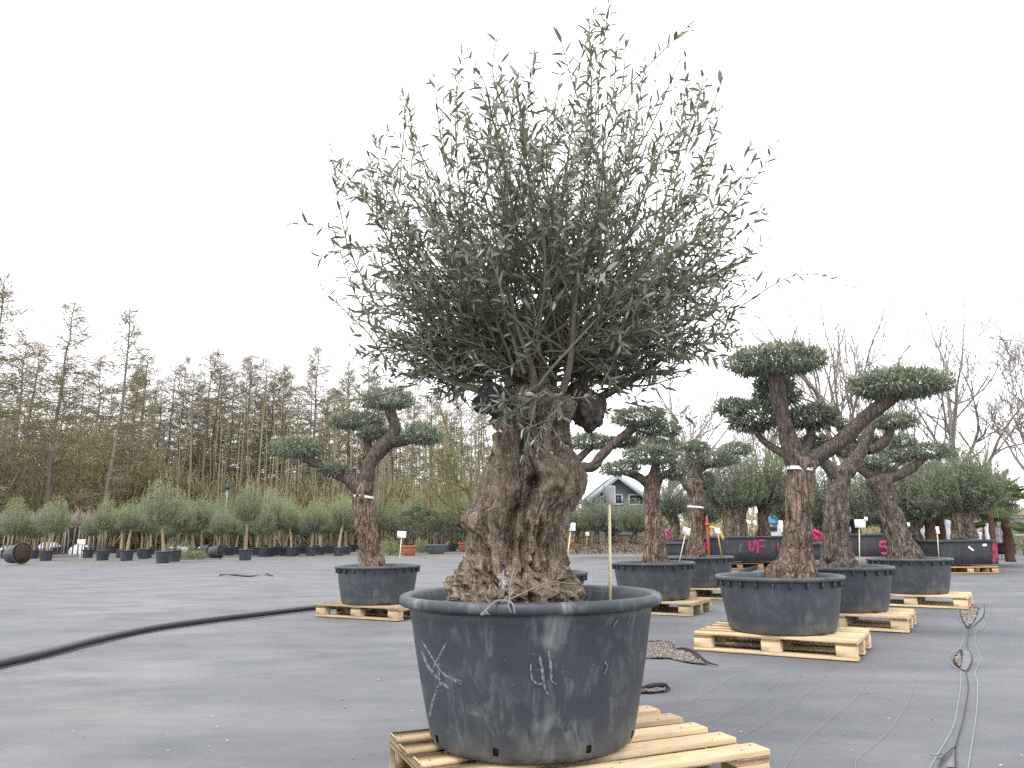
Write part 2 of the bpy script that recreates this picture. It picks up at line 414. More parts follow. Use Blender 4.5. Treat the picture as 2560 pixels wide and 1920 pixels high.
cg = mixc(gt, alg, cg, (.15, .145, .10))
far = ramp(gt, math_(gt, 'MULTIPLY_ADD', sxg.outputs['Y'], .03), [(.72, g(0)), (.85, g(1))])          # bare earth and bark litter by the tree rows
cg = mixc(gt, math_(gt, 'MULTIPLY', far, ramp(gt, noise(gt, v, .9, 5, .65), [(.4, g(0)), (.62, g(.7))])), cg, (.13, .11, .09))
sp = ramp(gt, n_fine, [(.66, g(0)), (.74, g(.5))])
cg = mixc(gt, sp, cg, (.07, .068, .07))
gt.links.new(cg, gb.inputs['Base Color'])
bump(gt, gb, math_(gt, 'ADD', math_(gt, 'MULTIPLY', n_w, .25), math_(gt, 'ADD', n_fine, math_(gt, 'MULTIPLY', n_mid, 2.0))), .22, .012)
for n in gt.nodes:
    if n.type == 'MATH' and n.operation == 'MULTIPLY_ADD': n.inputs[2].default_value = .35 if abs(n.inputs[1].default_value + .12) < 1e-5 else 0
FABRIC_EDGE = plain('torn_fabric', (.03, .03, .034), .8, .3, 20)
FLAP = plain('fabric_overlap', (.135, .145, .155), .7, .15, 7)
GRAVEL_BED = plain('gravel_bed', (.15, .125, .11), .95, .5, 60, .1, .8)
STONE = plain('gravel_stone', (.27, .235, .21), .85, .4, 20, .2, 0, .5)
CHIP = plain('pale_litter', (.5, .43, .3), .8, .3, 20)
GRASS = plain('far_grass', (.13, .14, .06), .95, .3, 1.5)

rng = np.random.default_rng(7)
R_ = random.Random(11)
ORD = ['first', 'second', 'third', 'fourth', 'fifth', 'sixth', 'seventh', 'eighth', 'ninth', 'tenth', 'eleventh', 'twelfth', 'thirteenth', 'fourteenth', 'fifteenth', 'sixteenth', 'seventeenth', 'eighteenth', 'nineteenth', 'twentieth', 'twenty-first', 'twenty-second', 'twenty-third', 'twenty-fourth', 'twenty-fifth', 'twenty-sixth', 'twenty-seventh', 'twenty-eighth', 'twenty-ninth', 'thirtieth', 'thirty-first', 'thirty-second', 'thirty-third', 'thirty-fourth', 'thirty-fifth', 'thirty-sixth', 'thirty-seventh', 'thirty-eighth', 'thirty-ninth', 'fortieth']

# ================================================================== GROUND
mb = MB()
nx, ny = 150, 130
xs = np.concatenate([np.linspace(-400, -16, 14), np.linspace(-15, 15, nx - 28), np.linspace(16, 400, 14)]); ys = np.concatenate([np.linspace(-20, .9, 8), np.linspace(1, 26, ny - 26), np.linspace(27, 900, 18)])
X, Y = np.meshgrid(xs, ys); Z = .006 * fbm(np.stack([X * .9 + Y * .3, Y * .9 - X * .3, 0 * X], -1), 3) * (np.abs(X) < 15.5) * (Y < 26.5) * (Y > .95) - .006
Z = np.where((np.abs(X) < 15.5) & (Y < 26.5), Z, -.006)
mb.grid(np.stack([X, Y, Z], -1), close_u=False)
GND = struct('ground', mb, GROUND, smooth=True)

def poly_sheet(pts, z):
    """fan sheet through ground points given in photo pixels"""
    P = np.array([ground(*p) for p in pts]); P[:, 2] = z
    m = MB(); c = P.mean(0); V = np.vstack([P, c]); n = len(P)
    T = []
    for i in range(n):
        a, b = V[i], V[(i + 1) % n]; up = np.cross(a - c, b - c)[2] > 0
        T.append((n, i, (i + 1) % n) if up else (n, (i + 1) % n, i))
    m.add(V, T); return m, P
def strip(pts, w, z, n=60, wob=0.0, seed=0):
    P = catmull(np.array([ground(*p) for p in pts]), n); P[:, 2] = z
    T = unit(np.gradient(P, axis=0)); S = np.stack([-T[:, 1], T[:, 0], 0 * T[:, 0]], 1)
    ww = w * (1 + wob * vnoise(np.stack([np.arange(n) * .7, np.zeros(n), np.zeros(n)], 1), seed))
    G = np.stack([P - S * ww[:, None] / 2, P + S * ww[:, None] / 2], 1)
    if np.cross(G[0, 1] - G[0, 0], P[1] - P[0])[2] < 0: G = G[:, ::-1]
    m = MB(); m.grid(G, close_u=False); return m
def S2(z, x0=1560, y0=1500, s=.45208): return [(x0 + a * s, y0 + b * s) for a, b in z]

def stones(P, n, smin, smax, seed, name, parent):
    r = np.random.default_rng(seed); m = MB(); c = P[:, :2].mean(0)
    k = 0
    while k < n:
        i = r.integers(len(P)); a, b = P[i, :2], P[(i + 1) % len(P), :2]; u, w = r.random(2)
        if u + w > 1: u, w = 1 - u, 1 - w
        q = c + (a - c) * u + (b - c) * w
        s = smin + (smax - smin) * r.random() ** 2; O = np.array([(1, 0, 0), (-1, 0, 0), (0, 1, 0), (0, -1, 0), (0, 0, 1), (0, 0, -1)]) * s * (.6 + .8 * r.random((6, 1)))
        A = Matrix.Rotation(r.random() * 6.3, 3, Vector(r.normal(size=3)).normalized()); O = (np.array(A) @ O.T).T * np.array([1, 1, .7])
        m.add(O + np.array([q[0], q[1], P[0, 2] + s * .3]), [(0, 2, 4), (2, 1, 4), (1, 3, 4), (3, 0, 4), (2, 0, 5), (1, 2, 5), (3, 1, 5), (0, 3, 5)], None, r.random())
        k += 1
    o = part(name, m, STONE, parent, stuff=True); return o

def torn_patch(pts, label, n, smax=.013, seed=1):
    m, P = poly_sheet(pts, .002)
    t = thing('torn_patch', label, 'gravel patch', P.mean(0) * [1, 1, 0], 'holes torn in the ground fabric')
    part('gravel_bed', m, GRAVEL_BED, t); stones(P, n, .004, smax, seed, 'gravel', t)
    Q = np.vstack([P, P[:1]]); Q = catmull(Q, 70); Q[:, 2] = .004 + .006 * rng.random(70); Q[:, :2] += rng.normal(0, .006, (70, 2))
    e = MB(); e.tube(Q, .002 + .004 * rng.random(70), 5, False); part('frayed_edge', e, FABRIC_EDGE, t)
    return t
def curl(t, pts, r=.014):
    P = catmull(np.array([ground(*p) for p in pts]), 40); P[:, 2] = .008 + .012 * np.sin(np.linspace(0, math.pi, 40))
    e = MB(); e.tube(P, r * (.35 + .9 * np.sin(np.linspace(.15, math.pi - .1, 40))), 6); part('curled_edge', e, FABRIC_EDGE, t, True)
t1 = torn_patch(S2([(80, 238), (180, 232), (262, 240), (272, 280), (350, 290), (400, 318), (452, 356), (370, 350), (250, 325), (80, 322)]), 'large gravel patch torn in the fabric beside the central pallet', 900, .016, 3)
curl(t1, S2([(265, 288), (300, 280), (345, 285), (400, 308), (455, 352), (520, 368)]), .009)
t2 = torn_patch(S2([(60, 500), (140, 494), (236, 484), (240, 505), (150, 514), (60, 514)]), 'small dark slit torn in the fabric right of the central pot', 150, .012, 4)
curl(t2, S2([(80, 500), (150, 492), (225, 488), (245, 492)]), .012)
t3 = torn_patch(S2([(1858, 66), (1905, 60), (1957, 44), (1948, 90), (1930, 125), (1905, 157), (1880, 125)]), 'triangular gravel gap in the seam beside the far right pallet', 420, .02, 5)
t4 = torn_patch(S2([(1866, 283), (1845, 300), (1826, 335), (1838, 358), (1856, 374), (1864, 330)]), 'narrow almond shaped gap in the turquoise lined seam', 120, .016, 6)

# seam: overlapped fabric, its dark edge, turquoise marking threads
mm = MB()
L0 = [(1960, 60), (1945, 110), (1915, 157), (1905, 205), (1890, 272), (1868, 285), (1866, 330), (1858, 376), (1893, 400), (1903, 480), (1888, 600), (1868, 700), (1832, 820), (1780, 929)]
R0 = [(1995, 40), (1982, 95), (1925, 157), (1910, 205), (1905, 276), (1920, 300), (1925, 335), (1905, 385), (1897, 400), (1907, 480), (1892, 600), (1872, 700), (1840, 824), (1835, 929)]
A_ = catmull(np.array([ground(*p) for p in S2(L0)]), 120); B_ = catmull(np.array([ground(*p) for p in S2(R0)]), 120); A_[:, 2] = B_[:, 2] = .0035
mm.grid(np.stack([A_, B_], 1), close_u=False)
struct('fabric_overlap', mm, FLAP, parent=GND)
for pp, w_, mt, nm, z_ in [([(1995, 20), (1985, 90), (1918, 157), (1906, 200), (1898, 272), (1915, 290), (1925, 330), (1906, 382), (1893, 400), (1905, 480), (1890, 600), (1870, 700), (1835, 822), (1835, 935)], .0045, FABRIC_EDGE, 'seam_edge', .008),
        ([(1835, 822), (1800, 848), (1770, 880), (1740, 935)], .01, FABRIC_EDGE, 'seam_edge', .008),
        ([(1690, 866), (1730, 872), (1765, 862)], .008, FABRIC_EDGE, 'seam_edge', .008),
        ([(1845, 60), (1868, 130), (1886, 165), (1875, 230), (1858, 266), (1812, 298), (1794, 340), (1830, 372), (1860, 396), (1862, 480), (1845, 600), (1818, 712), (1740, 850), (1690, 935)], .003, TURQ, 'marking_thread', .005),
        ([(2028, 0), (2020, 60), (1990, 150), (1952, 170), (1942, 235), (1962, 300), (1970, 340), (1944, 402), (1956, 470), (1950, 620), (1922, 820), (1903, 935)], .003, TURQ, 'marking_thread', .005)]:
    o = struct(nm, strip(S2(pp), w_, z_, 90, .35 if 'edge' in nm else .1, len(pp)), mt, parent=GND)
for pp in [[(1170, 350), (1060, 470), (900, 600), (640, 765)], [(940, 365), (760, 520), (450, 690)], [(1390, 360), (1300, 520), (1100, 690), (960, 820), (890, 935)], [(1620, 400), (1560, 580), (1450, 740), (1300, 870), (1280, 935)], [(2170, 60), (2130, 200), (2145, 280)], [(700, 360), (440, 520), (210, 620)]]:
    struct('fabric_thread', strip(S2(pp), .0016, .004, 60, .5, 2), THREAD, parent=GND)
for pp in [[(0, 520), (500, 440), (1000, 360), (1400, 300), (1740, 240)], [(0, 560), (500, 470), (900, 410), (1300, 340)], [(0, 95), (500, 60), (1000, 30)]]:
    struct('fabric_thread', strip([(a * .45208, 1480 + b * .45208) for a, b in pp], .0022, .004, 60, .5, 3), THREAD, parent=GND)

# pebbles and chips scattered on the fabric
m = MB(); mc = MB()
for k in range(150):
    px, py = rng.uniform(-60, 2620), 1400 + 540 * rng.random() ** .8; p = ground(px, py); s = rng.uniform(.0025, .006)
    dst = m if rng.random() < .6 else mc
    O = np.array([(1, 0, 0), (-1, 0, 0), (0, 1, 0), (0, -1, 0), (0, 0, 1), (0, 0, -1)]) * s * (.5 + rng.random((6, 1)))
    if dst is mc:
        a = rng.random() * 3.14; d = np.array([math.cos(a), math.sin(a), 0]); O = O * .6 + np.sign(O @ d)[:, None] * d * s * 1.6
    dst.add(O + p + [0, 0, s * .4], [(0, 2, 4), (2, 1, 4), (1, 3, 4), (3, 0, 4), (2, 0, 5), (1, 2, 5), (3, 1, 5), (0, 3, 5)])
o = single('scattered_pebbles', m, STONE, 'dark crumbs and pebbles scattered over the grey ground fabric', 'pebbles'); o['kind'] = 'stuff'
pipe_px = [(-60, 434), (0, 418), (200, 372), (500, 292), (800, 226), (1100, 180), (1400, 142), (1740, 102), (2000, 92), (2250, 92)]
PIPE = [(a * .45208, 1480 + b * .45208) for a, b in pipe_px]
for k in range(90):
    u = rng.random(); i = min(int(u * 8), 7); f = u * 8 - i; a, b = PIPE[i], PIPE[i + 1]
    p = ground(a[0] + (b[0] - a[0]) * f, a[1] + (b[1] - a[1]) * f + 17 - 1.2 * i); s = rng.uniform(.005, .012); an = rng.random() * 3.14
    O = np.array([(1, 0, 0), (-1, 0, 0), (0, .3, 0), (0, -.3, 0), (0, 0, .15), (0, 0, -.1)]) * s
    c_, s_ = math.cos(an), math.sin(an); O = np.stack([O[:, 0] * c_ - O[:, 1] * s_, O[:, 0] * s_ + O[:, 1] * c_, O[:, 2]], 1)
    mc.add(O + p + [0, rng.normal(0, .02), .004], [(0, 2, 4), (2, 1, 4), (1, 3, 4), (3, 0, 4), (2, 0, 5), (1, 2, 5), (3, 1, 5), (0, 3, 5)])
o = single('leaf_litter', mc, CHIP, 'pale chips and dry leaves littering the fabric along the pipe', 'litter'); o['kind'] = 'stuff'

# black pipe
m = MB(); P = catmull(np.array([ground(*p) for p in PIPE]), 90); P[:, 2] = .033; m.tube(P, .032, 20)
single('water_pipe', m, BLACKTUBE, 'long black plastic pipe curving over the ground to the left pallet', 'pipe', smooth=True)
m = MB(); P = catmull(np.array([ground(*p) for p in [(1850, 1437), (1885, 1424), (1915, 1414), (1945, 1404)]]), 30); P[:, 2] = .05; m.tube(P, .05, 10)
single('drain_pipe', m, BLACKTUBE, 'short dark pipe lying on the ground behind the front right tub', 'pipe', smooth=True)
# crumpled fabric scraps
for pts, lab in [([(548, 1441), (580, 1438), (630, 1441), (665, 1437), (683, 1441)], 'crumpled dark fabric scrap lying left of the leftmost pallet'), ([(1660, 1389), (1700, 1387), (1745, 1389)], 'flat dark fabric scrap far behind the central label stake')]:
    P = catmull(np.array([ground(*p) for p in pts]), 30); m = MB(); G = []
    for i, p in enumerate(P):
        w_ = .16 * math.sin(.2 + 2.8 * i / 29); row = []
        for k in range(8):
            a = k / 7 - .5; row.append(p + [0, a * w_ * 2, .012 + .07 * max(0, vnoise(np.array([[i * .35, k * .8, 3.3]]), 5)[0]) * (1 - abs(a * 1.8))])
        G.append(row)
    m.grid(np.array(G), close_u=False); single('fabric_scrap', m, FABRIC_EDGE, lab, 'fabric', P.mean(0) * [1, 1, 0], smooth=True)

# ================================================================== PALLETS
def board_mesh(name, L, Wd, Hh, mt):
    m = MB(); m.box(-L / 2, L / 2, -Wd / 2, Wd / 2, -Hh / 2, Hh / 2, .003); return make_mesh(name, m, mt)
_pm = {}
def pm(L, Wd, Hh, mt):
    k = (round(L, 3), round(Wd, 3), mt.name)
    if k not in _pm: _pm[k] = board_mesh('board', L, Wd, Hh, mt)
    return _pm[k]
def pallet(label, x, y, rz, mt, widths, ox=True, group='wooden pallets'):
    """x,y is the front-left corner"""
    t = thing('pallet', label, 'pallet', (x, y, 0), group, rz); rr = random.Random(hash(label) % 9999)
    gap = (.8 - sum(widths)) / (len(widths) - 1); v = 0
    for w_ in widths:
        o = link('deck_board', pm(1.2 + rr.choice([0, -.006, .004]), w_, .022, mt), t, (.6 + rr.uniform(-.006, .006), v + w_ / 2, .133 + rr.uniform(-.0006, .0006))); o.rotation_euler.z = rr.uniform(-.006, .006); v += w_ + gap
    for u in (.0725, .6, 1.1275):
        o = link('cross_board', pm(.8, .145, .022, mt), t, (u, .4, .1105)); o.rotation_euler.z = math.pi / 2
    for u in (.0725, .6, 1.1275):
        for vv in (.05, .4, .75):
            link('block', pm(.143 if u != .6 else .144, .098, .077, mt), t, (u + rr.uniform(-.004, .004), vv + rr.uniform(-.003, .003), .0605))
    for vv in (.05, .4, .75):
        link('bottom_board', pm(1.2, .1, .0215, mt), t, (.6, vv, .011))
    link('nails', nail_mesh(tuple(widths)), t)['kind'] = 'stuff'
    return t
_nm = {}
NAIL = plain('rusty_nail', (.07, .055, .05), .6, .3, 40)
def nail_mesh(widths):
    if widths not in _nm:
        m = MB(); gap = (.8 - sum(widths)) / (len(widths) - 1); v = 0; rr = random.Random(5)
        for w_ in widths:
            for u in (.0725, .6, 1.1275):
                for du, dv in ((-.035, -.25), (.035, .22)):
                    x, y = u + du + rr.uniform(-.01, .01), v + w_ / 2 + dv * w_ + rr.uniform(-.008, .008); a = np.arange(6) * math.pi / 3
                    V = np.stack([x + .0045 * np.cos(a), y + .0045 * np.sin(a), np.full(6, .1462)], 1); m.add(np.vstack([V, [[x, y, .1466]]]), [(k, (k + 1) % 6, 6) for k in range(6)])
            v += w_ + gap
        _nm[widths] = make_mesh('nails', m, NAIL)
    return _nm[widths]
_pm_block = None
# blocks are taller than boards: make their mesh explicitly
for mt in (WOOD_NEW, WOOD_OLD, WOOD_ORANGE):
    for L in (.143, .144): _pm[(L, .098, mt.name)] = board_mesh('block', L, .098, .077, mt)
EURO = [.145, .1, .145, .1, .145]; EQ = [.1] * 5
R31 = math.radians
pallet('pale new pallet under the large central pot', -.194, 2.476, R31(22.45), WOOD_NEW, EQ)
pallet('pallet under the front right cloud pruned tree', 1.419, 6.285, R31(-31), WOOD_NEW, EURO)
pallet('second pallet of the right hand row', 2.572, 7.828, R31(-32), WOOD_NEW, EURO)
pallet('third and farthest pallet of the right hand row, beside the seam', 4.348, 9.918, R31(-34.5), WOOD_NEW, EURO)
pallet('old pallet under the leftmost tub, over the black pipe', -2.306, 9.104, R31(-29), WOOD_OLD, EURO)
pallet('greenish weathered pallet just right of the central pot rim', .9325, 9.34, R31(-31), WOOD_OLD, EURO)
pallet('weathered pallet behind the greenish one', 1.98, 11.35, R31(-31), WOOD_OLD, EURO)
pallet('pallet hidden mostly behind the central pot', -.55, 7.2, R31(-30), WOOD_OLD, EURO)

# ================================================================== POTS
def lathe(profile, c, n=72, seed=0, wob=.004, skip=None, sq=0.0):
    m = MB(); th = np.arange(n) * 2 * math.pi / n; G = []
    ww = 1 + wob * np.sin(2 * th + seed) + wob * .6 * np.sin(3 * th + seed * 2.3)
    if sq: ww = ww * (np.abs(np.cos(th)) ** sq + np.abs(np.sin(th)) ** sq) ** (-1 / sq)
    for r, z in profile: G.append(np.stack([c[0] + r * ww * np.cos(th), c[1] + r * ww * np.sin(th), np.full(n, z)], 1))
    G = np.array(G); m.grid(G)
    if skip:
        q = m.q[0]; keep = [k for k in range(len(q)) if (k // n, k % n) not in skip]; m.q[0] = q[keep]
    return m
def tub(label, x, y, zb, prof, rim, soil, mt, nribs=0, rib=None, name='plant_tub', cat='plant pot', group=None, n=72, seed=0, skip=None, sq=0.0, soil_bottom=None):
    t = thing(name, label, cat, (x, y, zb), group)
    c = (x, y); pr = [(r, z + zb) for r, z in prof]
    w_ = part('wall', lathe(pr, c, n, seed, skip=skip, sq=sq), mt, t, True)
    part('rim', lathe([(r, z + zb) for r, z in rim], c, n, seed, sq=sq), mt, t, True)
    sr, sz = soil
    inner = [(r - .012, z + zb + .006) for r, z in prof if .005 < z < sz] if soil_bottom else []
    s_ = lathe(inner + [(sr, sz + zb), (sr * .6, sz + zb + .015), (.02, sz + zb + .02)], c, 60, seed, sq=sq); part('soil', s_, SOIL, t, True)
    if nribs:
        m = MB()
        for k in range(nribs):
            a = 2 * math.pi * k / nribs + .1; Mx = Matrix.Translation((x, y, zb)) @ Matrix.Rotation(a, 4, 'Z')
            m = MB(); m.box(rib[0], rib[1], -.004, .004, rib[2], rib[3], 0, .5, Mx); part('rib', m, mt, t)
    return t
# hero pot
HC = np.array([.064, 3.10]); ZP = .146
hero_prof = [(.02, .0), (.30, 0), (.355, .002), (.378, .018), (.388, .036), (.393, .062), (.405, .12), (.425, .22), (.443, .32), (.457, .41), (.468, .47), (.472, .505), (.468, .508)]
hero_rim = [(.462, .503), (.498, .502), (.508, .506), (.512, .514), (.512, .528), (.507, .538), (.496, .543), (.482, .541), (.470, .532), (.462, .512), (.445, .42), (.44, .36)]
holes = set()
for px in (1217, 1441, 1075, 1567):
    a = -math.pi / 2 + math.asin((px - 1318) / 275)
    k = int(round((a % (2 * math.pi)) / (2 * math.pi) * 120)) % 120; holes |= {(4, k)}
pot0 = tub('big blue black plastic pot with scuffs, holding the central old olive', HC[0], HC[1], ZP, hero_prof, hero_rim, (.452, .47), POT_HERO, n=120, seed=1, skip=holes, soil_bottom=.455)
# scratched cross and strokes on the hero pot
def pot_hit(px, py, dr=.0015):
    d = ray(px, py); best = None
    pr = np.array([(r, z + ZP) for r, z in hero_prof])
    for Y in np.arange(2.5, 3.12, .002):
        p = CAM + d * (Y / d[1]); r = np.interp(p[2], pr[:, 1], pr[:, 0]) * 1.003 + dr
        if (p[0] - HC[0]) ** 2 + (p[1] - HC[1]) ** 2 <= r * r: return p
    return None
def marks(parent, hit, strokes, x0, y0, s, mt, name='scratch_mark', wj=.25):
    for k, (w_, pts) in enumerate(strokes):
        C = catmull(np.array([(x0 + a * s, y0 + b * s, 0) for a, b in pts]), 26)
        T = unit(np.gradient(C, axis=0)); Nn = np.stack([-T[:, 1], T[:, 0]], 1)
        wv = w_ * s * .5 * (1 + wj * vnoise(np.stack([np.arange(26) * .9, np.full(26, k * 3.1), np.zeros(26)], 1), 4)) * np.minimum(1, np.minimum(np.arange(26), 25 - np.arange(26)) / 3 + .25)
        G = []
        for c, nn, w2 in zip(C, Nn, wv):
            a = hit(c[0] - nn[0] * w2, c[1] - nn[1] * w2); b = hit(c[0] + nn[0] * w2, c[1] + nn[1] * w2)
            if a is None or b is None: continue
            G.append([a, b])
        if len(G) > 2:
            m = MB(); m.grid(np.array(G), close_u=False); part(name, m, mt, parent)
Z5 = (960, 1400, .45208)
marks(pot0, pot_hit, [(14, [(208, 500), (240, 580), (300, 660), (362, 712)]), (9, [(205, 440), (260, 530), (320, 620), (430, 690)]), (8, [(348, 450), (300, 540), (262, 610), (250, 590)]), (12, [(302, 690), (270, 780), (250, 870)]), (10, [(302, 570), (304, 640), (312, 700)]), (7, [(330, 640), (385, 655), (432, 672)]),
    (16, [(860, 525), (875, 610), (885, 690), (908, 745)]), (17, [(910, 490), (920, 570), (926, 660)]), (10, [(812, 570), (815, 640), (840, 680), (890, 685)]), (7, [(920, 660), (940, 680), (955, 685)]), (9, [(1220, 560), (1235, 590), (1215, 630)]), (6, [(1295, 330), (1280, 350), (1268, 372)]), (6, [(715, 685), (705, 700)])], *Z5, SCRATCH)

NPROF = [(.02, 0), (.36, 0), (.395, .004), (.41, .025), (.418, .06), (.436, .16), (.452, .26), (.462, .34), (.466, .395)]
NRIM = [(.462, .392), (.49, .391), (.499, .396), (.502, .408), (.500, .420), (.49, .427), (.476, .426), (.458, .415), (.445, .36)]
SPOTS = {'A': (2.14, 6.30), 'B': (3.29, 7.85), 'C': (5.05, 9.92), 'L': (-1.60, 9.16), 'D': (1.68, 9.38), 'E': (2.72, 11.4), 'G': (.19, 7.25)}
PLAB = {'A': 'slate tub of the front right cloud pruned tree', 'B': 'second slate tub in the right hand row, half hidden', 'C': 'third slate tub in the right hand row, under the leaning trunk', 'L': 'leftmost slate tub with green algae round its foot',
        'D': 'slate tub behind the white topped central stake, right of centre', 'E': 'slate tub half hidden behind another, with a yellow stake', 'G': 'slate tub peeking out behind the central trunk'}
TUBS = {}
for i, (k, (x, y)) in enumerate(SPOTS.items()):
    TUBS[k] = tub(PLAB[k], x, y, .146, NPROF, NRIM, (.455, .37), POT_NIW, 24, (.455, .492, .345, .392), group='slate tubs of the cloud pruned trees', seed=i * 1.7)

# ================================================================== TREES: trunks
def bark_limb(m, pts, radii, nseg=20, step=.03, amp=.12, seed=0, cap=True, freq=9.0, ridge=.6):
    P = np.asarray(pts, float); seg = np.linalg.norm(np.diff(P, axis=0), axis=1).sum(); n = max(6, int(seg / step))
    C = catmull(P, n); Rr = np.maximum(.002, catmull(np.stack([radii, radii, radii], 1), n)[:, 0])
    G = ring_grid(C, Rr, nseg); ax = unit(C[-1] - C[0])
    Q = G * freq; Q = Q - ax * (Q @ ax)[..., None] * .72          # stretched along the limb
    f1 = fbm(Q + seed * 3.3, 3, seed); f2 = fbm(G * 4 + seed, 2, seed + 9); rd = 1 - 2 * np.abs(vnoise(Q * 1.6 + 5, seed + 3))
    dsp = amp * (.5 * f1 + .9 * f2 + ridge * .5 * rd)
    dsp = dsp - np.percentile(dsp, 72)
    G = C[:, None, :] + (G - C[:, None, :]) * (1 + dsp)[..., None]
    m.grid(G, True, cap, cap)

def pxpath(zp, x0, y0, s, Y, dy=None):
    """[(zx,zy,zr)] in zoomed photo pixels at depth Y -> points, radii"""
    P = []; Rr = []
    for i, q in enumerate(zp):
        yy = Y + (q[3] if len(q) > 3 else 0)
        p = at(x0 + q[0] * s, y0 + q[1] * s, yy); P.append(p); Rr.append(q[2] * s * ppm(p))
    return np.array(P), np.array(Rr)

def pad_leaves(m, c, rx, ry, rz, n, L, simple, seed, flat=.55, tl=.5):
    r = np.random.default_rng(seed)
    d = unit(r.normal(size=(n, 3))); rad = 1 - .42 * r.random(n) ** 1.6
    lump = 1 + .22 * fbm(d * 2.2 + seed, 2, seed)
    # an uneven cushion: domed on top, flatter beneath
    q = d * (rad * lump)[:, None]; q[:, 2] = np.where(q[:, 2] < 0, q[:, 2] * flat, q[:, 2])
    P = q * np.array([rx, ry, rz]) + c
    out = unit(d * np.array([1 / rx, 1 / ry, 1 / rz]) * rz + np.array([0, 0, .25])); D = unit(out + r.normal(size=(n, 3)) * .75)
    N = unit(r.normal(size=(n, 3)) + np.array([0, 0, 1.2]))
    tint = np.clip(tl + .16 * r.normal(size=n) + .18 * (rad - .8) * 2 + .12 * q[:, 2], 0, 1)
    add_leaves(m, P, D, N, L * (.7 + .6 * r.random(n)), L * (.2 + .08 * r.random(n)), tint, simple)

def niwaki(key, label, x0, y0, s, trunk, limbs, pads, bark, leafL=.048, dens=1.0, simple=True, band=None, knobs=()):
    X0, Y0 = SPOTS[key]; t = thing('cloud_pruned_olive_tree', label, 'tree', (X0, Y0, .52), 'cloud pruned olive trees')
    P, Rr = pxpath(trunk, x0, y0, s, Y0); 
    up_ = unit(P[-1] - P[-2]); P = np.vstack([P, P[-1] + up_ * Rr[-1] * .3, P[-1] + up_ * Rr[-1] * .45]); Rr = np.append(Rr, [Rr[-1] * .75, Rr[-1] * .3])
    low = P[0].copy(); low[2] = .5; P = np.vstack([low[None], P]); Rr = np.append(Rr[0] * 1.1, Rr)
    m = MB(); bark_limb(m, P, Rr, 72, .012, .26, ord(key), True, 17, 1.1)
    for (zx, zy, zr) in knobs:
        c = at(x0 + zx * s, y0 + zy * s, Y0 - .09); r0 = zr * s * ppm(c); K = ring_grid(np.array([c + [0, 0, a * r0] for a in np.linspace(-.98, .98, 9)]), r0 * np.sqrt(1 - np.linspace(-.98, .98, 9) ** 2), 12); m.grid(K, True, True, True)
    tr = part('trunk', m, bark, t, True)
    for i, lp in enumerate(limbs):
        m = MB(); p, r = pxpath(lp, x0, y0, s, Y0); e_ = P[-3]
        if np.linalg.norm(p[0] - e_) < 1.6 * Rr[-3]: p = np.vstack([(e_ * .6 + P[-5] * .4)[None], p]); r = np.append(r[0] * .9, r)
        bark_limb(m, p, r, 26, .018, .22, ord(key) + i * 5, True, 15, .9); part('limb', m, BARK_LIMB, t, True)
    for i, pd in enumerate(pads):
        zx, zy, ax_, ay_ = pd[:4]; dy = pd[4] if len(pd) > 4 else 0
        c = at(x0 + zx * s, y0 + zy * s, Y0 + dy); k = s * ppm(c); rx, rz = ax_ * k, ay_ * k; ry = min(rx * .85, .4)
        area = rx * ry * 3.2 + rz * rx * 4
        m = MB(); n = int(min(5200, 5200 * dens * area / (leafL / .048) ** 2) + 300)
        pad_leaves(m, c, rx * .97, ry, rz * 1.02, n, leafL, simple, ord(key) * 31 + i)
        tw = MB()
        for q in range(14):
            a = q * 2.4; e = c + np.array([math.cos(a) * rx * .75, math.sin(a) * ry * .75, rz * .1]); st = c + [0, 0, -rz * .45]
            tw.tube(catmull(np.array([st, (st + e) / 2 + [0, 0, -rz * .12], e]), 5), np.linspace(.012, .004, 5), 4, False)
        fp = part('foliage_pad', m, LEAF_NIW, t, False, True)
        part('twigs', tw, BARK_LIMB, fp, False, True)
    if band:
        zx, zy, zw = band; c = at(x0 + zx * s, y0 + zy * s, Y0); i = int(np.argmin(np.abs(P[:, 2] - c[2]))); r = zw * s * ppm(c) * 1.07
        a = np.interp(c[2], P[:, 2], P[:, 0]); m = MB(); G = ring_grid(np.array([[a, Y0, c[2] - .014], [a, Y0, c[2] + .014]]), np.array([r, r]), 40)
        G[:, :, 2] += .012 * np.sin(np.arange(40) / 40 * 6.283)[None]; m.grid(G)
        single('trunk_band', m, BAND, {'A': 'white paper band on the front right trunk, under its fork', 'L': 'white paper band on the leftmost trunk', 'E': 'small white band on the trunk behind the tilted card'}[key], 'band', (X0, Y0, c[2]), 'paper bands on trunks', True)
    return t
Z7 = (1700, 820, .51838); Z3 = (640, 930, .37975); Z6 = (1400, 960, .34965)
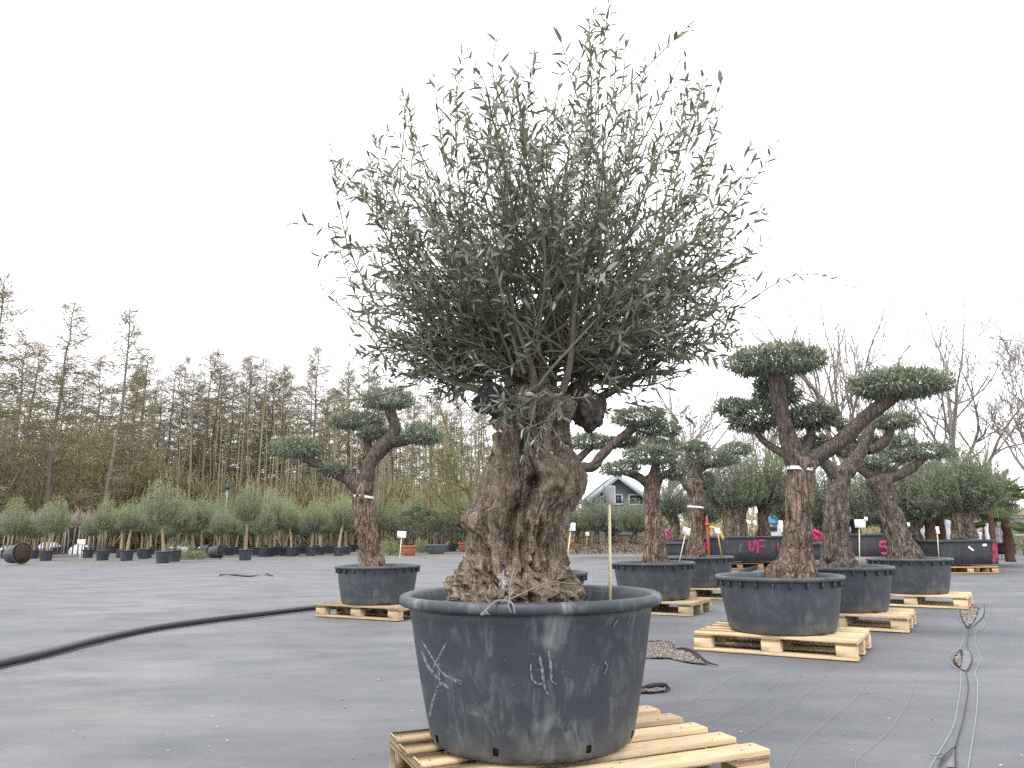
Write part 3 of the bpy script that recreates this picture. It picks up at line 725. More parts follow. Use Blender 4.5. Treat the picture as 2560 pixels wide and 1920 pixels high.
niwaki('A', 'front right cloud pruned tree with two flat topped heads', *Z7,
    [(545, 1192, 122), (556, 1140, 98), (562, 1080, 78), (566, 1000, 70), (570, 900, 66), (574, 800, 63), (578, 700, 60), (582, 648, 72)],
    [[(560, 640, 56), (532, 560, 50), (497, 450, 41), (476, 350, 37), (463, 250, 35), (458, 190, 30)],
     [(620, 650, 46), (690, 602, 40), (770, 550, 38), (840, 485, 36), (900, 425, 35), (960, 382, 34), (1020, 340, 30), (1075, 295, 24)],
     [(530, 620, 30), (470, 590, 20, .1), (410, 552, 16, .2), (350, 480, 14, .3)], [(600, 610, 30, .05), (625, 540, 22, .2), (640, 470, 16, .3)], [(520, 520, 24, .05), (500, 400, 20, .25), (470, 320, 14, .35)]],
    [(460, 168, 240, 74), (1060, 280, 232, 76), (360, 445, 125, 88, .3), (645, 440, 122, 66, .32), (465, 335, 112, 42, .4), (450, 275, 100, 34, .45), (250, 390, 74, 40, .4), (650, 560, 72, 28, .25)],
    BARK_RED, .057, 1.2, False, (565, 680, 58), [(590, 1112, 22), (520, 1165, 40), (560, 1180, 30)])
niwaki('B', 'second tree of the right hand row, thin forked grey trunk', *Z7,
    [(770, 1140, 92), (762, 1090, 72), (753, 1000, 62), (755, 900, 58), (765, 800, 50), (773, 735, 48), (775, 690, 52)],
    [[(745, 700, 36), (705, 655, 28), (670, 610, 22), (640, 570, 16, .2)], [(800, 690, 40), (842, 640, 34), (885, 580, 30), (908, 510, 28), (932, 450, 22)], [(905, 590, 26), (960, 565, 25), (1005, 520, 22), (1015, 470, 18)]],
    [(1038, 455, 104, 42), (880, 545, 70, 38, .25), (820, 600, 62, 30, .2), (790, 475, 34, 30, .3), (930, 560, 60, 26, .3), (690, 590, 60, 26, .3)],
    BARK_GREY, .05, 1.0, True, None, [(716, 1110, 20), (812, 1098, 24)])
niwaki('C', 'third tree of the right hand row, trunk leaning left', *Z7,
    [(1075, 1085, 82), (1052, 1030, 62), (1032, 950, 54), (1003, 850, 50), (977, 775, 56), (962, 728, 60)],
    [[(1000, 728, 30), (1085, 695, 23), (1150, 652, 20), (1195, 605, 15)], [(920, 712, 26), (865, 678, 19), (835, 662, 14)], [(990, 705, 18), (1040, 670, 14), (1075, 620, 11, .1)], [(950, 700, 26), (935, 660, 18, .1)]],
    [(1215, 600, 115, 44), (1068, 552, 70, 38, .2), (1060, 622, 76, 30, .1), (938, 655, 78, 34), (985, 595, 58, 28, .25), (860, 640, 40, 24, .1)],
    BARK_GREY, .055, .9, True)
niwaki('L', 'leftmost cloud pruned tree with stepped pads', *Z3,
    [(757, 1262, 90), (742, 1200, 74), (735, 1100, 70), (725, 1000, 68), (714, 900, 65), (706, 830, 64), (712, 760, 70), (718, 730, 66)],
    [[(680, 760, 55), (640, 728, 46), (590, 698, 38), (515, 668, 32), (440, 632, 30), (370, 590, 32), (318, 568, 26)],
     [(730, 700, 55), (745, 620, 48), (792, 548, 50), (850, 478, 52), (900, 415, 48), (912, 345, 42), (888, 270, 36), (868, 215, 28)],
     [(742, 560, 32, .1), (735, 480, 28, .15), (718, 400, 20, .2)], [(880, 450, 46), (960, 455, 38), (1050, 440, 25), (1110, 430, 18)]],
    [(262, 512, 190, 78), (502, 650, 110, 50), (650, 332, 190, 60, .3), (770, 412, 108, 48, .1), (868, 192, 196, 78), (1092, 425, 150, 74)],
    BARK_RED, .055, .95, True, (680, 821, 62))
niwaki('D', 'cloud pruned tree with broad low pads right of the central trunk', *Z6,
    [(690, 1275, 98), (680, 1200, 84), (672, 1050, 66), (665, 900, 58), (660, 800, 56), (662, 720, 62), (668, 670, 60)],
    [[(630, 715, 36), (570, 668, 32), (510, 645, 26), (430, 622, 18)], [(670, 680, 46), (684, 580, 36), (668, 450, 28), (660, 380, 20)], [(700, 680, 30), (770, 640, 24), (820, 600, 18)]],
    [(650, 520, 215, 80), (430, 612, 150, 48), (810, 635, 110, 72, -.1), (790, 335, 72, 60, .1), (600, 430, 160, 50, .25), (740, 460, 140, 60, .2)],
    BARK_RED, .055, .9, True)
niwaki('E', 'cloud pruned tree with banded trunk and shaggy neck, behind another', *Z6,
    [(972, 1218, 80), (970, 1150, 62), (968, 1050, 52), (968, 900, 50), (970, 800, 56), (965, 730, 66), (965, 690, 55)],
    [[(920, 740, 30), (885, 700, 24), (880, 670, 15)], [(965, 700, 46), (960, 640, 42), (990, 570, 38), (1005, 520, 30)], [(1000, 620, 26), (1100, 560, 22), (1230, 520, 16)]],
    [(960, 452, 95, 42), (1085, 545, 200, 66, .1), (1255, 475, 115, 50, .1), (930, 600, 60, 40, .2), (1040, 710, 66, 70, .05)],
    BARK_RED, .06, .9, True, (970, 880, 52))
niwaki('G', 'cloud pruned tree behind the central trunk, one limb reaching right', *Z6,
    [(-150, 1240, 110), (-150, 1100, 80), (-150, 900, 70), (-140, 750, 66), (-120, 650, 64)],
    [[(-130, 690, 60), (20, 620, 48), (150, 600, 46), (235, 588, 44), (290, 520, 40), (370, 440, 38), (450, 375, 34), (530, 310, 28), (570, 270, 20)], [(80, 610, 34), (150, 520, 28, .1), (220, 460, 20, .15)]],
    [(560, 250, 200, 68), (650, 335, 120, 48), (215, 420, 155, 56, .15), (450, 420, 110, 40, .25)],
    BARK_RED, .05, 1.0, True)

# ================================================================== HERO OLIVE
HY = 3.14
HERO = thing('old_olive_tree', 'huge gnarled old olive with wild silvery crown in the foreground', 'tree', (HC[0], HC[1], .6))
Z4 = (1000, 840, .42194)
SIL = [(1640, 205, 1130), (1570, 228, 1102), (1480, 285, 1058), (1400, 335, 995), (1370, 352, 978), (1300, 365, 962), (1200, 384, 966), (1100, 378, 1000), (1050, 402, 1016), (1000, 465, 1046), (950, 490, 1064), (900, 500, 1082), (820, 520, 1086), (760, 538, 1066), (700, 548, 1040), (620, 570, 1012), (560, 572, 1002), (500, 545, 1020), (440, 560, 1040), (380, 620, 1030), (330, 700, 960), (300, 780, 900)]
zz = []; cx = []; hw = []
for zy, l, r in SIL:
    a = at(1000 + l * .42194, 840 + zy * .42194, HY); b = at(1000 + r * .42194, 840 + zy * .42194, HY); zz.append((a[2] + b[2]) / 2); cx.append((a[0] + b[0]) / 2); hw.append((b[0] - a[0]) / 2)
NR, NS = 330, 320
zg = np.linspace(zz[0] - .03, zz[-1], NR); cxg = np.interp(zg, zz, cx); hwg = np.interp(zg, zz, hw)
k_ = np.ones(7) / 7; pad_ = lambda a: np.convolve(np.pad(a, 3, 'edge'), k_, 'valid'); cxg, hwg = pad_(cxg), pad_(hwg)
dpg = hwg * np.interp(zg, [zz[0], zz[5], zz[12], zz[-1]], [.92, .82, .85, .8])
th = np.arange(NS) * 2 * math.pi / NS
Gx = cxg[:, None] + hwg[:, None] * np.cos(th)[None]; Gy = HY + dpg[:, None] * np.sin(th)[None]; Gz = np.repeat(zg[:, None], NS, 1)
G0 = np.stack([Gx, Gy, Gz], -1)
tw = Gz * 1.5                                            # the grain twists up the trunk
ca, sa = np.cos(tw), np.sin(tw); lx, ly = Gx - cxg[:, None], Gy - HY
Q = np.stack([lx * ca - ly * sa, lx * sa + ly * ca, Gz * .12], -1)
rid = 1 - np.abs(vnoise(Q * 26, 3)) * 2; rid2 = 1 - np.abs(vnoise(Q * 55 + 4, 5)) * 2; bur = fbm(G0 * 5.5, 4, 21); mid = fbm(G0 * 16, 3, 31)
big = np.abs(vnoise(np.stack([lx * ca - ly * sa, lx * sa + ly * ca, Gz * .2], -1) * 8.5, 8))
rid3 = 1 - np.abs(vnoise(Q * 95 + 9, 15)) * 2; chop = fbm(G0 * 60, 2, 61)
rid = np.sign(rid) * np.abs(rid) ** .7
fold = 1 - np.abs(vnoise(np.stack([Q[..., 0], Q[..., 1], Q[..., 2] * .8], -1) * 13, 18)) * 2
dsp = .018 * bur + .016 * fold + .015 * rid + .016 * rid2 + .009 * rid3 + .005 * mid + .003 * chop - .055 * np.clip(.24 - big, 0, 1) / .24 - .022 * np.clip(.2 - np.abs(vnoise(Q * 34 + 11, 45)), 0, 1) / .2
dsp = dsp - np.percentile(dsp, 72)
NRM = np.stack([np.cos(th)[None] * np.ones((NR, 1)), np.sin(th)[None] * np.ones((NR, 1)), np.zeros((NR, NS))], -1)
def dent(zx, zy, amp, sx, sz, rot=0.0):
    """bump (+) or hollow (-) facing the photograph at zoom pixel zx,zy ; sizes in zoom pixels"""
    p = at(1000 + zx * .42194, 840 + zy * .42194, HY - .15); k = .42194 * ppm(p); dx = (G0[..., 0] - p[0]) / (sx * k); dz = (G0[..., 2] - p[2]) / (sz * k)
    c, s_ = math.cos(rot), math.sin(rot); u, w_ = dx * c - dz * s_, dx * s_ + dz * c
    wob = 1 + .35 * vnoise(G0 * 28, 77)
    return amp * np.exp(-(u * u + w_ * w_) ** 1.5 * wob) * (G0[..., 1] < HY)
for a in [(650, 1060, -.10, 52, 130, .2), (600, 1180, -.07, 45, 60, 0), (795, 858, -.13, 52, 30, 0), (690, 930, .045, 60, 90, .2), (820, 1352, -.06, 18, 60, .3), (930, 1430, -.07, 22, 90, -.1), (780, 1540, -.06, 40, 30, 0), (850, 1520, .05, 130, 60, 0), (310, 1450, .05, 60, 70, 0), (345, 1500, -.05, 40, 35, .5),
          (960, 900, .04, 130, 90, 0), (860, 770, .04, 150, 60, 0), (640, 830, -.06, 40, 90, .1), (920, 620, -.05, 26, 110, 0), (690, 660, -.07, 40, 100, 0), (760, 650, .02, 50, 90, 0), (450, 1090, .03, 60, 60, 0), (930, 1250, -.035, 20, 120, .1), (500, 1290, -.02, 60, 30, .4), (690, 1250, -.045, 60, 40, .2), (1020, 1460, -.05, 30, 60, -.4), (730, 1120, .03, 40, 60, 0), (560, 1000, .03, 50, 120, .1), (430, 1430, .02, 70, 60, 0)]:
    dsp = dsp + dent(*a)
dsp = np.maximum(dsp, -.75 * np.minimum(hwg, dpg)[:, None])
G1 = G0 + NRM * dsp[..., None]; G1[..., 2] += .01 * vnoise(G0 * 20, 41)
m = MB(); m.grid(G1, True, False, True)
# hero bark extras: pale scar, lichen, greyer upper wood (marks with shapes of their own)
def blob(t, c, rx, rz, seed):
    sx = nd(t, 'ShaderNodeVectorMath', operation='SUBTRACT'); t.links.new(coords(t), sx.inputs[0]); sx.inputs[1].default_value = tuple(np.array(c) - np.array([HC[0], HC[1], .6]))
    sd = nd(t, 'ShaderNodeVectorMath', operation='DIVIDE'); t.links.new(sx.outputs[0], sd.inputs[0]); sd.inputs[1].default_value = (rx, .35, rz)
    ln = nd(t, 'ShaderNodeVectorMath', operation='LENGTH'); t.links.new(sd.outputs[0], ln.inputs[0])
    nz = noise(t, coords(t), 55, 4, .65)
    return ramp(t, math_(t, 'ADD', math_(t, 'SUBTRACT', 1.0, ln.outputs['Value']), math_(t, 'MULTIPLY', math_(t, 'SUBTRACT', nz, .5), 3.2)), [(.35, g(0)), (.6, g(1))])
k4 = lambda zx, zy: at(1000 + zx * .42194, 840 + zy * .42194, HY - .22)
c_ = mixc(ht, math_(ht, 'MULTIPLY', blob(ht, k4(605, 1440), .036, .05, 1), .9), hc, (.62, .6, .58))
c_ = mixc(ht, math_(ht, 'MULTIPLY', blob(ht, k4(385, 1545), .05, .018, 1), .6), c_, (.45, .45, .46))
c_ = mixc(ht, math_(ht, 'MULTIPLY', blob(ht, k4(865, 1118), .024, .016, 1), .8), c_, (.34, .26, .05))
ht.links.new(c_, hb.inputs['Base Color'])
trunk = part('trunk', m, BARK_HERO, HERO, True)
# knobs and cut stumps at the head of the trunk
def lump(c, r, seed, name, mt, sc=(1, 1, 1), amp=.25, parent=HERO):
    m = MB(); n = 60; u = np.linspace(0, math.pi, n // 2 + 1); w_ = np.arange(n) * 2 * math.pi / n
    D = np.stack([np.sin(u)[:, None] * np.cos(w_), np.sin(u)[:, None] * np.sin(w_), np.cos(u)[:, None] * np.ones(n)], -1)
    f = 1 + amp * fbm(D * 2.1 + seed, 4, seed) + amp * .35 * vnoise(D * 7 + seed, seed) + amp * .3 * fbm(D * 16 + seed, 2, seed + 3)
    m.grid(np.asarray(c) + D * f[..., None] * r * np.array(sc)); return part(name, m, mt, parent, True)
K4 = lambda zx, zy, dy=0: at(1000 + zx * .42194, 840 + zy * .42194, HY + dy)
px4 = .42194 * ppm(K4(800, 450))
lump(K4(1120, 440, -.02), 100 * px4, 3, 'burl', BARK_LIMB, (1, 1, 1.25), .32)
lump(K4(965, 430, -.12), 66 * px4, 5, 'burl', BARK_HERO, (1, 1, 1.2), .25)
lump(K4(800, 420, .0), 170 * px4, 6, 'burl', BARK_HERO, (1.2, .8, .8), .3)
lump(K4(760, 230, .05), 80 * px4, 8, 'burl', BARK_HERO, (1, .9, 1.2), .4)
m = MB(); a, b = K4(600, 420, -.05), K4(535, 340, -.2)
bark_limb(m, [a, (a + b) / 2, b], [85 * px4, 84 * px4, 72 * px4], 26, .012, .22, 9, True, 14); part('cut_stump', m, STUMP, HERO, True)
m = MB(); a, b = K4(520, 400, -.02), K4(470, 400, -.1); bark_limb(m, [a, (a + b) / 2, b], [62 * px4, 62 * px4, 50 * px4], 20, .012, .25, 19, True, 14); part('cut_stump', m, STUMP, HERO, True)

HEAD = at(1355, 950, HY)
DP = 1.157 * ppm(at(1355, 600, HY))                       # metres per displayed px near the crown
RPHI = [(-125, 200), (-110, 240), (-98, 290), (-85, 370), (-72, 470), (-60, 520), (-45, 610), (-30, 660), (-15, 720), (-5, 690), (3, 690), (9, 720), (15, 690), (25, 740), (35, 700), (45, 690), (55, 590), (65, 510), (75, 450), (88, 360), (100, 290), (125, 200)]
rp_a = np.array([a for a, _ in RPHI]); rp_r = np.array([b for _, b in RPHI])
twig = MB(); leavesP = []; leavesD = []; leavesN = []; leavesL = []; leavesT = []
rs = np.random.default_rng(42)
def leafy(C, f0, spacing, Lm, lush=1.0, tb=.42):
    """opposite leaves along polyline C"""
    seg = np.linalg.norm(np.diff(C, axis=0), axis=1); cum = np.append(0, np.cumsum(seg)); tot = cum[-1]
    s = f0 * tot + spacing * rs.random(); side = rs.random() * 6.28
    while s < tot:
        p = np.array([np.interp(s, cum, C[:, k]) for k in range(3)]); q = np.array([np.interp(min(s + .02, tot), cum, C[:, k]) for k in range(3)]); t = unit(q - p) if s < tot - .001 else unit(C[-1] - C[-2])
        side += 1.57 + rs.normal() * .35; a = unit(np.cross(t, [.3, .5, .2])); b = np.cross(t, a)
        for sg in (0, math.pi):
            if rs.random() > lush: continue
            o = a * math.cos(side + sg) + b * math.sin(side + sg); d = unit(t * rs.uniform(.3, 1.2) + o * .95 + [0, 0, -.12] + rs.normal(size=3) * .18)
            leavesP.append(p); leavesD.append(d); leavesN.append(unit(t - o * .6 + rs.normal(size=3) * .5 + np.array([0, 0, .5]))); leavesL.append(Lm * rs.uniform(.55, 1.15) * (1 - .35 * (s / tot > .93))); leavesT.append(np.clip(tb + rs.normal() * .24 + .12 * (s / tot), 0, 1))
        s += spacing * rs.uniform(.75, 1.3)
def shoot(o, tip, r0, curve=.07, n=14, droop=0.0):
    L = np.linalg.norm(tip - o); mid = (o + tip) / 2 + rs.normal(size=3) * L * curve; C = catmull(np.array([o, mid, tip]), n)
    wig = np.cumsum(rs.normal(size=(n, 3)) * L * .004, 0); C = C + wig
    twig.tube(C, np.linspace(r0, .0016, n), 5, False); return C
NSH = 250
k = 0
while k < NSH:
    phi = rs.uniform(-93, 93); psi = rs.uniform(-1, 1); psi = math.radians(66) * psi * abs(psi) ** .3
    if abs(phi) > 85 and rs.random() < .5: continue
    Rm = np.interp(phi, rp_a, rp_r) * DP; inner = rs.random()
    ln = Rm * (rs.uniform(.78, 1.06) if inner < .55 else rs.uniform(.45, .85)) * (1 - .18 * abs(math.sin(psi)))
    ph = math.radians(phi); d = np.array([math.sin(ph) * math.cos(psi), math.sin(psi) * .95, math.cos(ph) * math.cos(psi)])
    if math.sin(psi) != 0: d[2] += .22 * abs(math.sin(psi))
    d = unit(d)
    o = HEAD + unit(d + rs.normal(size=3) * .5) * rs.uniform(.05, .22) + np.array([rs.normal() * .09, rs.normal() * .06, .02])
    tip = HEAD + d * ln
    if d[2] < .15: tip[2] -= .02 * ln
    C = shoot(o, tip, .004 + .004 * rs.random(), .045)
    leafy(C, .2 if abs(phi) > 70 else .28, .039, .065, .76)
    for j in range(rs.integers(4, 8)):                     # side twigs fill the lower crown
        f = rs.uniform(.22, .95) ** .8; i = int(f * 13); p = C[i]; td = unit(C[min(i + 1, 13)] - C[max(i - 1, 0)]); e = unit(td * 1.0 + unit(rs.normal(size=3)) * .8 + np.array([0, 0, .08]))
        l = rs.uniform(.16, .36) * (1.05 - .3 * f); C2 = shoot(p, p + e * l, .0025, .07, 7); leafy(C2, .08, .037, .059, .8, .45)
    k += 1
for k in range(190):                                         # fine twigs filling the outer crown
    phi = rs.uniform(-80, 80); psi = math.radians(rs.uniform(-48, 48)); Rm = np.interp(phi, rp_a, rp_r) * DP * rs.uniform(.52, .98); ph = math.radians(phi)
    d = unit(np.array([math.sin(ph) * math.cos(psi), math.sin(psi), math.cos(ph) * math.cos(psi)])); l = rs.uniform(.22, .42); e = unit(d + rs.normal(size=3) * .28 + np.array([0, 0, .12])); tip = HEAD + d * Rm
    C = shoot(tip - e * l, tip, .0026, .06, 9); leafy(C, .05, .035, .06, .82, .47)
# named odd shoots of the outline
for (ax, ay), (bx, by), dy in [((1225, 600), (1300, -5), -.1), ((1250, 520), (1310, 20), .05), ((1000, 480), (995, 85), 0), ((1440, 500), (1470, 115), .1), ((800, 640), (705, 315), -.05), ((820, 740), (715, 495), .1), ((850, 800), (697, 615), 0), ((1560, 480), (1685, 300), 0), ((1540, 700), (1640, 600), .05), ((900, 830), (727, 868), -.3), ((1350, 870), (1495, 905), -.2), ((1120, 300), (1148, 112), 0), ((1260, 420), (1318, -8), 0), ((1270, 380), (1292, 40), -.08), ((1285, 330), (1328, 60), .1), ((960, 420), (870, 215), 0), ((930, 480), (810, 285), .1), ((1440, 420), (1530, 165), 0), ((900, 560), (745, 390), 0), ((1050, 380), (1075, 140), 0), ((1500, 520), (1640, 330), -.05), ((1490, 600), (1655, 455), .05), ((960, 350), (940, 160), .1), ((1190, 330), (1215, 130), .08), ((860, 420), (880, 210), .1), ((1480, 330), (1520, 160), -.1), ((840, 500), (812, 285), -.1), ((1360, 350), (1395, 130), 0), ((1500, 450), (1562, 225), .1)]:
    o = at(ax * 1.1574, ay * 1.1574, HY + dy); tip = at(bx * 1.1574, by * 1.1574, HY + dy); C = shoot(o, tip, .004, .025); leafy(C, .05, .03, .063, .88)
o = at(1560 * 1.1574, 690 * 1.1574, HY); C = catmull(np.array([o, at(1690 * 1.1574, 605 * 1.1574, HY - .02), at(1770 * 1.1574, 594 * 1.1574, HY - .03), at(1838 * 1.1574, 622 * 1.1574, HY - .03)]), 16); twig.tube(C, np.linspace(.003, .0012, 16), 5, False); leafy(C, .0, .034, .05, .8)
for a, b, c in [((1160, 850), (1150, 900), (1128, 1005)), ((1180, 840), (1120, 880), (1040, 925)), ((1200, 850), (1190, 890), (1150, 960)), ((1150, 860), (1080, 870), (1030, 905)), ((1200, 860), (1240, 860), (1285, 855)), ((1140, 860), (1090, 905), (1075, 935))]:
    P3 = [at(q[0] * 1.1574, q[1] * 1.1574, HY - .27 - .03 * i) for i, q in enumerate((a, b, c))]; C = catmull(np.array(P3), 12); twig.tube(C, np.linspace(.0045, .0018, 12), 5, False); leafy(C, .1, .022, .05, .95, .62)
    for j in range(3):
        p = C[rs.integers(2, 9)]; C2 = shoot(p, p + unit(rs.normal(size=3) * [1, .4, 1] + [0, -.2, -.5]) * .12, .002, .08, 6); leafy(C2, .1, .022, .046, .95, .62)
# main limbs
LIMBS = [[(860, 330, 42), (850, 220, 34), (820, 100, 30), (795, 0, 26), (760, -130, 20), (740, -330, 13)], [(1040, 360, 40), (1100, 240, 30), (1150, 100, 25), (1190, -80, 18), (1250, -300, 11)], [(660, 300, 34), (600, 190, 26), (520, 80, 21), (430, -60, 16), (280, -320, 10)],
         [(900, 330, 34, .1), (905, 150, 26, .12), (900, -50, 20, .15), (880, -420, 12, .1)], [(760, 330, 34, .15), (690, 180, 26, .25), (560, 0, 18, .4), (420, -220, 11, .5)], [(980, 360, 34, .15), (1120, 200, 26, .3), (1280, 40, 18, .45), (1420, -120, 11, .5)],
         [(600, 400, 30), (480, 330, 22, -.02), (340, 280, 16), (150, 200, 10)], [(1080, 420, 34), (1250, 330, 24), (1400, 250, 16), (1560, 130, 10)], [(800, 330, 26, -.1), (780, 180, 18, -.2), (700, -40, 13, -.3), (640, -300, 9, -.32)], [(960, 340, 26, -.1), (1010, 150, 20, -.2), (1030, -100, 14, -.28), (1060, -420, 9, -.3)]]
for i, lp in enumerate(LIMBS):
    p, r = pxpath(lp, *Z4, HY); m = MB(); bark_limb(m, p, r, 14, .03, .08, 60 + i, True, 10); part('limb', m, LIMB_GREEN if i not in (1, 7) else BARK_LIMB, HERO, True)
part('twigs', twig, SHOOT, HERO, False, True)
LP, LD, LN, LL, LT = map(np.array, (leavesP, leavesD, leavesN, leavesL, leavesT))
_dx = (LP[:, 0] - HEAD[0]) / .20; _dz = (LP[:, 2] - HEAD[2] - .12) / .24                      # the head of the trunk stays open to the front
_keep = ~((_dx ** 2 + _dz ** 2 < 1) & (LP[:, 1] < HY - .02) & (rs.random(len(LP)) < .62) & (LT < .6))
LP, LD, LN, LL, LT = LP[_keep], LD[_keep], LN[_keep], LL[_keep], LT[_keep]
dd = np.linalg.norm(LP - CAM, axis=1); big_i = np.argsort(dd / LL)[:1500]; pick = rs.choice(big_i, 300, replace=False); mask = np.ones(len(LP), bool); mask[pick] = False
m = MB(); add_leaves(m, LP[mask], LD[mask], LN[mask], LL[mask], LL[mask] * rs.uniform(.18, .265, mask.sum()), LT[mask]); crown = part('crown', m, LEAF_HERO, HERO, False, True)
lm = []
for j in range(6):
    m = MB(); add_leaves(m, np.zeros((1, 3)), np.array([[1., 0, 0]]), np.array([[0, 0, 1.]]), np.array([1.]), np.array([.19 + .015 * j]), np.array([.3 + .1 * j]), False, .08 + .02 * j); lm.append(make_mesh('leaf', m, LEAF_HERO))
for q, i in enumerate(pick):
    d = LD[i]; n = LN[i]; s_ = unit(np.cross(n, d)); n = np.cross(d, s_); o = link('leaf', lm[q % 6], crown)
    A = Matrix.Identity(4); l = LL[i]
    for r in range(3): A[r][0], A[r][1], A[r][2], A[r][3] = d[r] * l, s_[r] * l, n[r] * l, LP[i][r] - LOC[HERO.name][r]
    o.matrix_local = A
print('hero leaves', len(LP))

# tie string over the rim
m = MB()
def spath(pts, Y0=2.6): return catmull(np.array([at(1060 + a * .22604, 1200 + b * .22604, Y0 + (c if c else 0)) for a, b, c in pts]), 24)
for pts, r in [([(1000, 980, .3), (960, 1120, .22), (948, 1240, .12), (945, 1330, .01), (935, 1400, -.025), (965, 1470, -.03)], .0032), ([(945, 1340, .005), (820, 1335, .01), (750, 1380, -.025), (690, 1440, -.03), (630, 1495, -.03)], .0045), ([(950, 1340, .005), (990, 1390, -.025), (1005, 1475, -.03)], .004), ([(950, 1320, .03), (1100, 1250, .1), (1300, 1160, .2), (1440, 1130, .26), (1700, 1155, .35)], .003)]:
    C = spath(pts); m.tube(C, r, 6)
for q in range(7):
    C = spath([(690, 1440, -.032), (660 + q * 9, 1455 + 5 * q, -.034), (640 + q * 14, 1500 - q * 3, -.034)]); m.tube(C, .0012, 4)
single('tie_string', m, WIRE, 'frayed grey string tied over the front rim of the central pot', 'string', (HC[0], 2.6, .65), smooth=True)

# ================================================================== LABEL STAKES
def stake(label, base, top, cw, ch, Y, tilt=0.0, back=False, r=.006, card=True, stick=None):
    a = at(*base, Y); b = at(*top, Y); t = thing('label_stake', label, 'plant label', a, 'plant label stakes')
    m = MB(); ax = unit(b - a); a2 = a - ax * .06; m.tube(np.array([a2, (a2 + b) / 2, b]), [r, r, r], 8); part('stick', m, stick or STICK, t, True)
    k = ppm(b); w_, h_ = cw * k, ch * k; Mx = Matrix.Translation(b + np.array([0, -.012, 0]) + ax * h_ * .35) @ Matrix.Rotation(tilt, 4, 'Y') @ Matrix.Rotation(R_.uniform(-.25, .25), 4, 'Z')
    m = MB(); m.box(-w_ / 2, w_ / 2, -.002, .002, -h_ / 2, h_ / 2, .0015, .5, Mx); part('card', m, CARD_EDGE if back else CARD, t)
    if back:
        m = MB(); m.box(-w_ / 2 + .006, w_ / 2 - .006, -.0045, -.0025, -h_ / 2 + .006, h_ / 2 - .006, .0005, .5, Mx); part('card_back', m, CARD_BACK, t)
stake('tall pale stake with grey backed card in the central pot', (1526, 1500), (1523, 1252), 30, 44, 3.2, .0, True, .0065)
stake('white card on a stick in the leftmost tub', (998, 1408), (1004, 1342), 22, 16, 9.0, .05)
stake('white card on a stick just right of the central trunk', (1414, 1425), (1427, 1324), 22, 20, 7.25, .05)
stake('tilted white card in the tub behind the central stake', (1698, 1405), (1714, 1334), 19, 18, 9.4, .35, False, .007)
stake('white card on a yellow stick beside the banded trunk', (1803, 1385), (1794, 1332), 14, 14, 11.4, -.05, False, .009, True, YEL)
stake('wide white card in the second tub of the right row', (2149, 1414), (2148, 1316), 26, 20, 7.75, .0)
stake('narrow white card in the third tub of the right row', (2347, 1390), (2343, 1332), 8, 18, 9.9, -.05)

# ================================================================== BACKGROUND: rows of potted olives
def olive_crown(seed, nsh, H, Rr, lf=.07, per=26, up=.75, grey=0.0):
    """unit crown: base at z=0"""
    r = np.random.default_rng(seed); P = []; D = []; N = []; T = []
    for k in range(nsh):
        a = r.random() * 6.283; q = r.random() ** .5; top = np.array([math.cos(a) * q * Rr, math.sin(a) * q * Rr, H * (.30 + .7 * (1 - q * q * .75)) * r.uniform(.72, 1.08)])
        o = np.array([math.cos(a) * q * Rr * .45, math.sin(a) * q * Rr * .45, H * .1 * r.random()]); 
        if r.random() < .3: top[2] *= .45; top[:2] *= 1.1
        mid = (o + top) / 2 + np.array([math.cos(a), math.sin(a), 0]) * Rr * .18
        u = np.sort(r.random(per)) ** .8; C = (1 - u)[:, None] ** 2 * o + 2 * (u * (1 - u))[:, None] * mid + u[:, None] ** 2 * top
        t = unit(top - mid); P.append(C + r.normal(size=(per, 3)) * .012); D.append(unit(t * .9 + r.normal(size=(per, 3)) * .6)); N.append(unit(r.normal(size=(per, 3)) + [0, 0, .8]))
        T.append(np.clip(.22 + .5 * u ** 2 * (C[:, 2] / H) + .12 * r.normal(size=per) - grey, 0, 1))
    P, D, N, T = map(np.vstack, (P, D, N, [[x] for x in np.concatenate(T)])); m = MB(); n = len(P)
    add_leaves(m, P, D, N, lf * r.uniform(.7, 1.2, n), lf * r.uniform(.22, .32, n), T.ravel(), True); return m
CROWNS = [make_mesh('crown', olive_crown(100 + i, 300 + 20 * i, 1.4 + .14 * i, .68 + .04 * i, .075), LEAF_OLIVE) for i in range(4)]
def stem_mesh(seed, h, r0, mt, lean=.12):
    r = np.random.default_rng(seed); m = MB(); a = r.random() * 6.28; P = np.array([[0, 0, -.1], [math.cos(a) * lean * .4, math.sin(a) * lean * .4, h * .5], [math.cos(a) * lean, math.sin(a) * lean, h]])
    bark_limb(m, P, [r0 * 1.3, r0, r0 * .8], 9, .1, .15, seed)
    for k in range(6):
        b = r.random() * 6.28; e = P[2] + np.array([math.cos(b) * .3, math.sin(b) * .3, .55]); m.tube(catmull(np.array([P[2] - [0, 0, .1], (P[2] + e) / 2 + [0, 0, -.05], e]), 5), np.linspace(r0 * .5, r0 * .15, 5), 5)
    return make_mesh('trunk', m, mt, (0, 0, 0), True)
STEMS = [stem_mesh(200 + i, .75 + .08 * i, .045 + .006 * i, TAN if i % 2 else BARK_FAR, .1 + .05 * i) for i in range(4)]
def small_pot_meshes(mt, r=.28, h=.42):
    w_ = lathe([(.02, 0), (r * .76, 0), (r * .8, .02), (r * .93, h * .85), (r * .95, h)], (0, 0), 28); ri = lathe([(r * .94, h - .03), (r * 1.02, h - .03), (r * 1.03, h), (r * .96, h + .008), (r * .9, h - .005), (r * .88, h - .06), (.02, h - .05)], (0, 0), 28)
    return make_mesh('wall', w_, mt, (0, 0, 0), True), make_mesh('rim', ri, mt, (0, 0, 0), True)
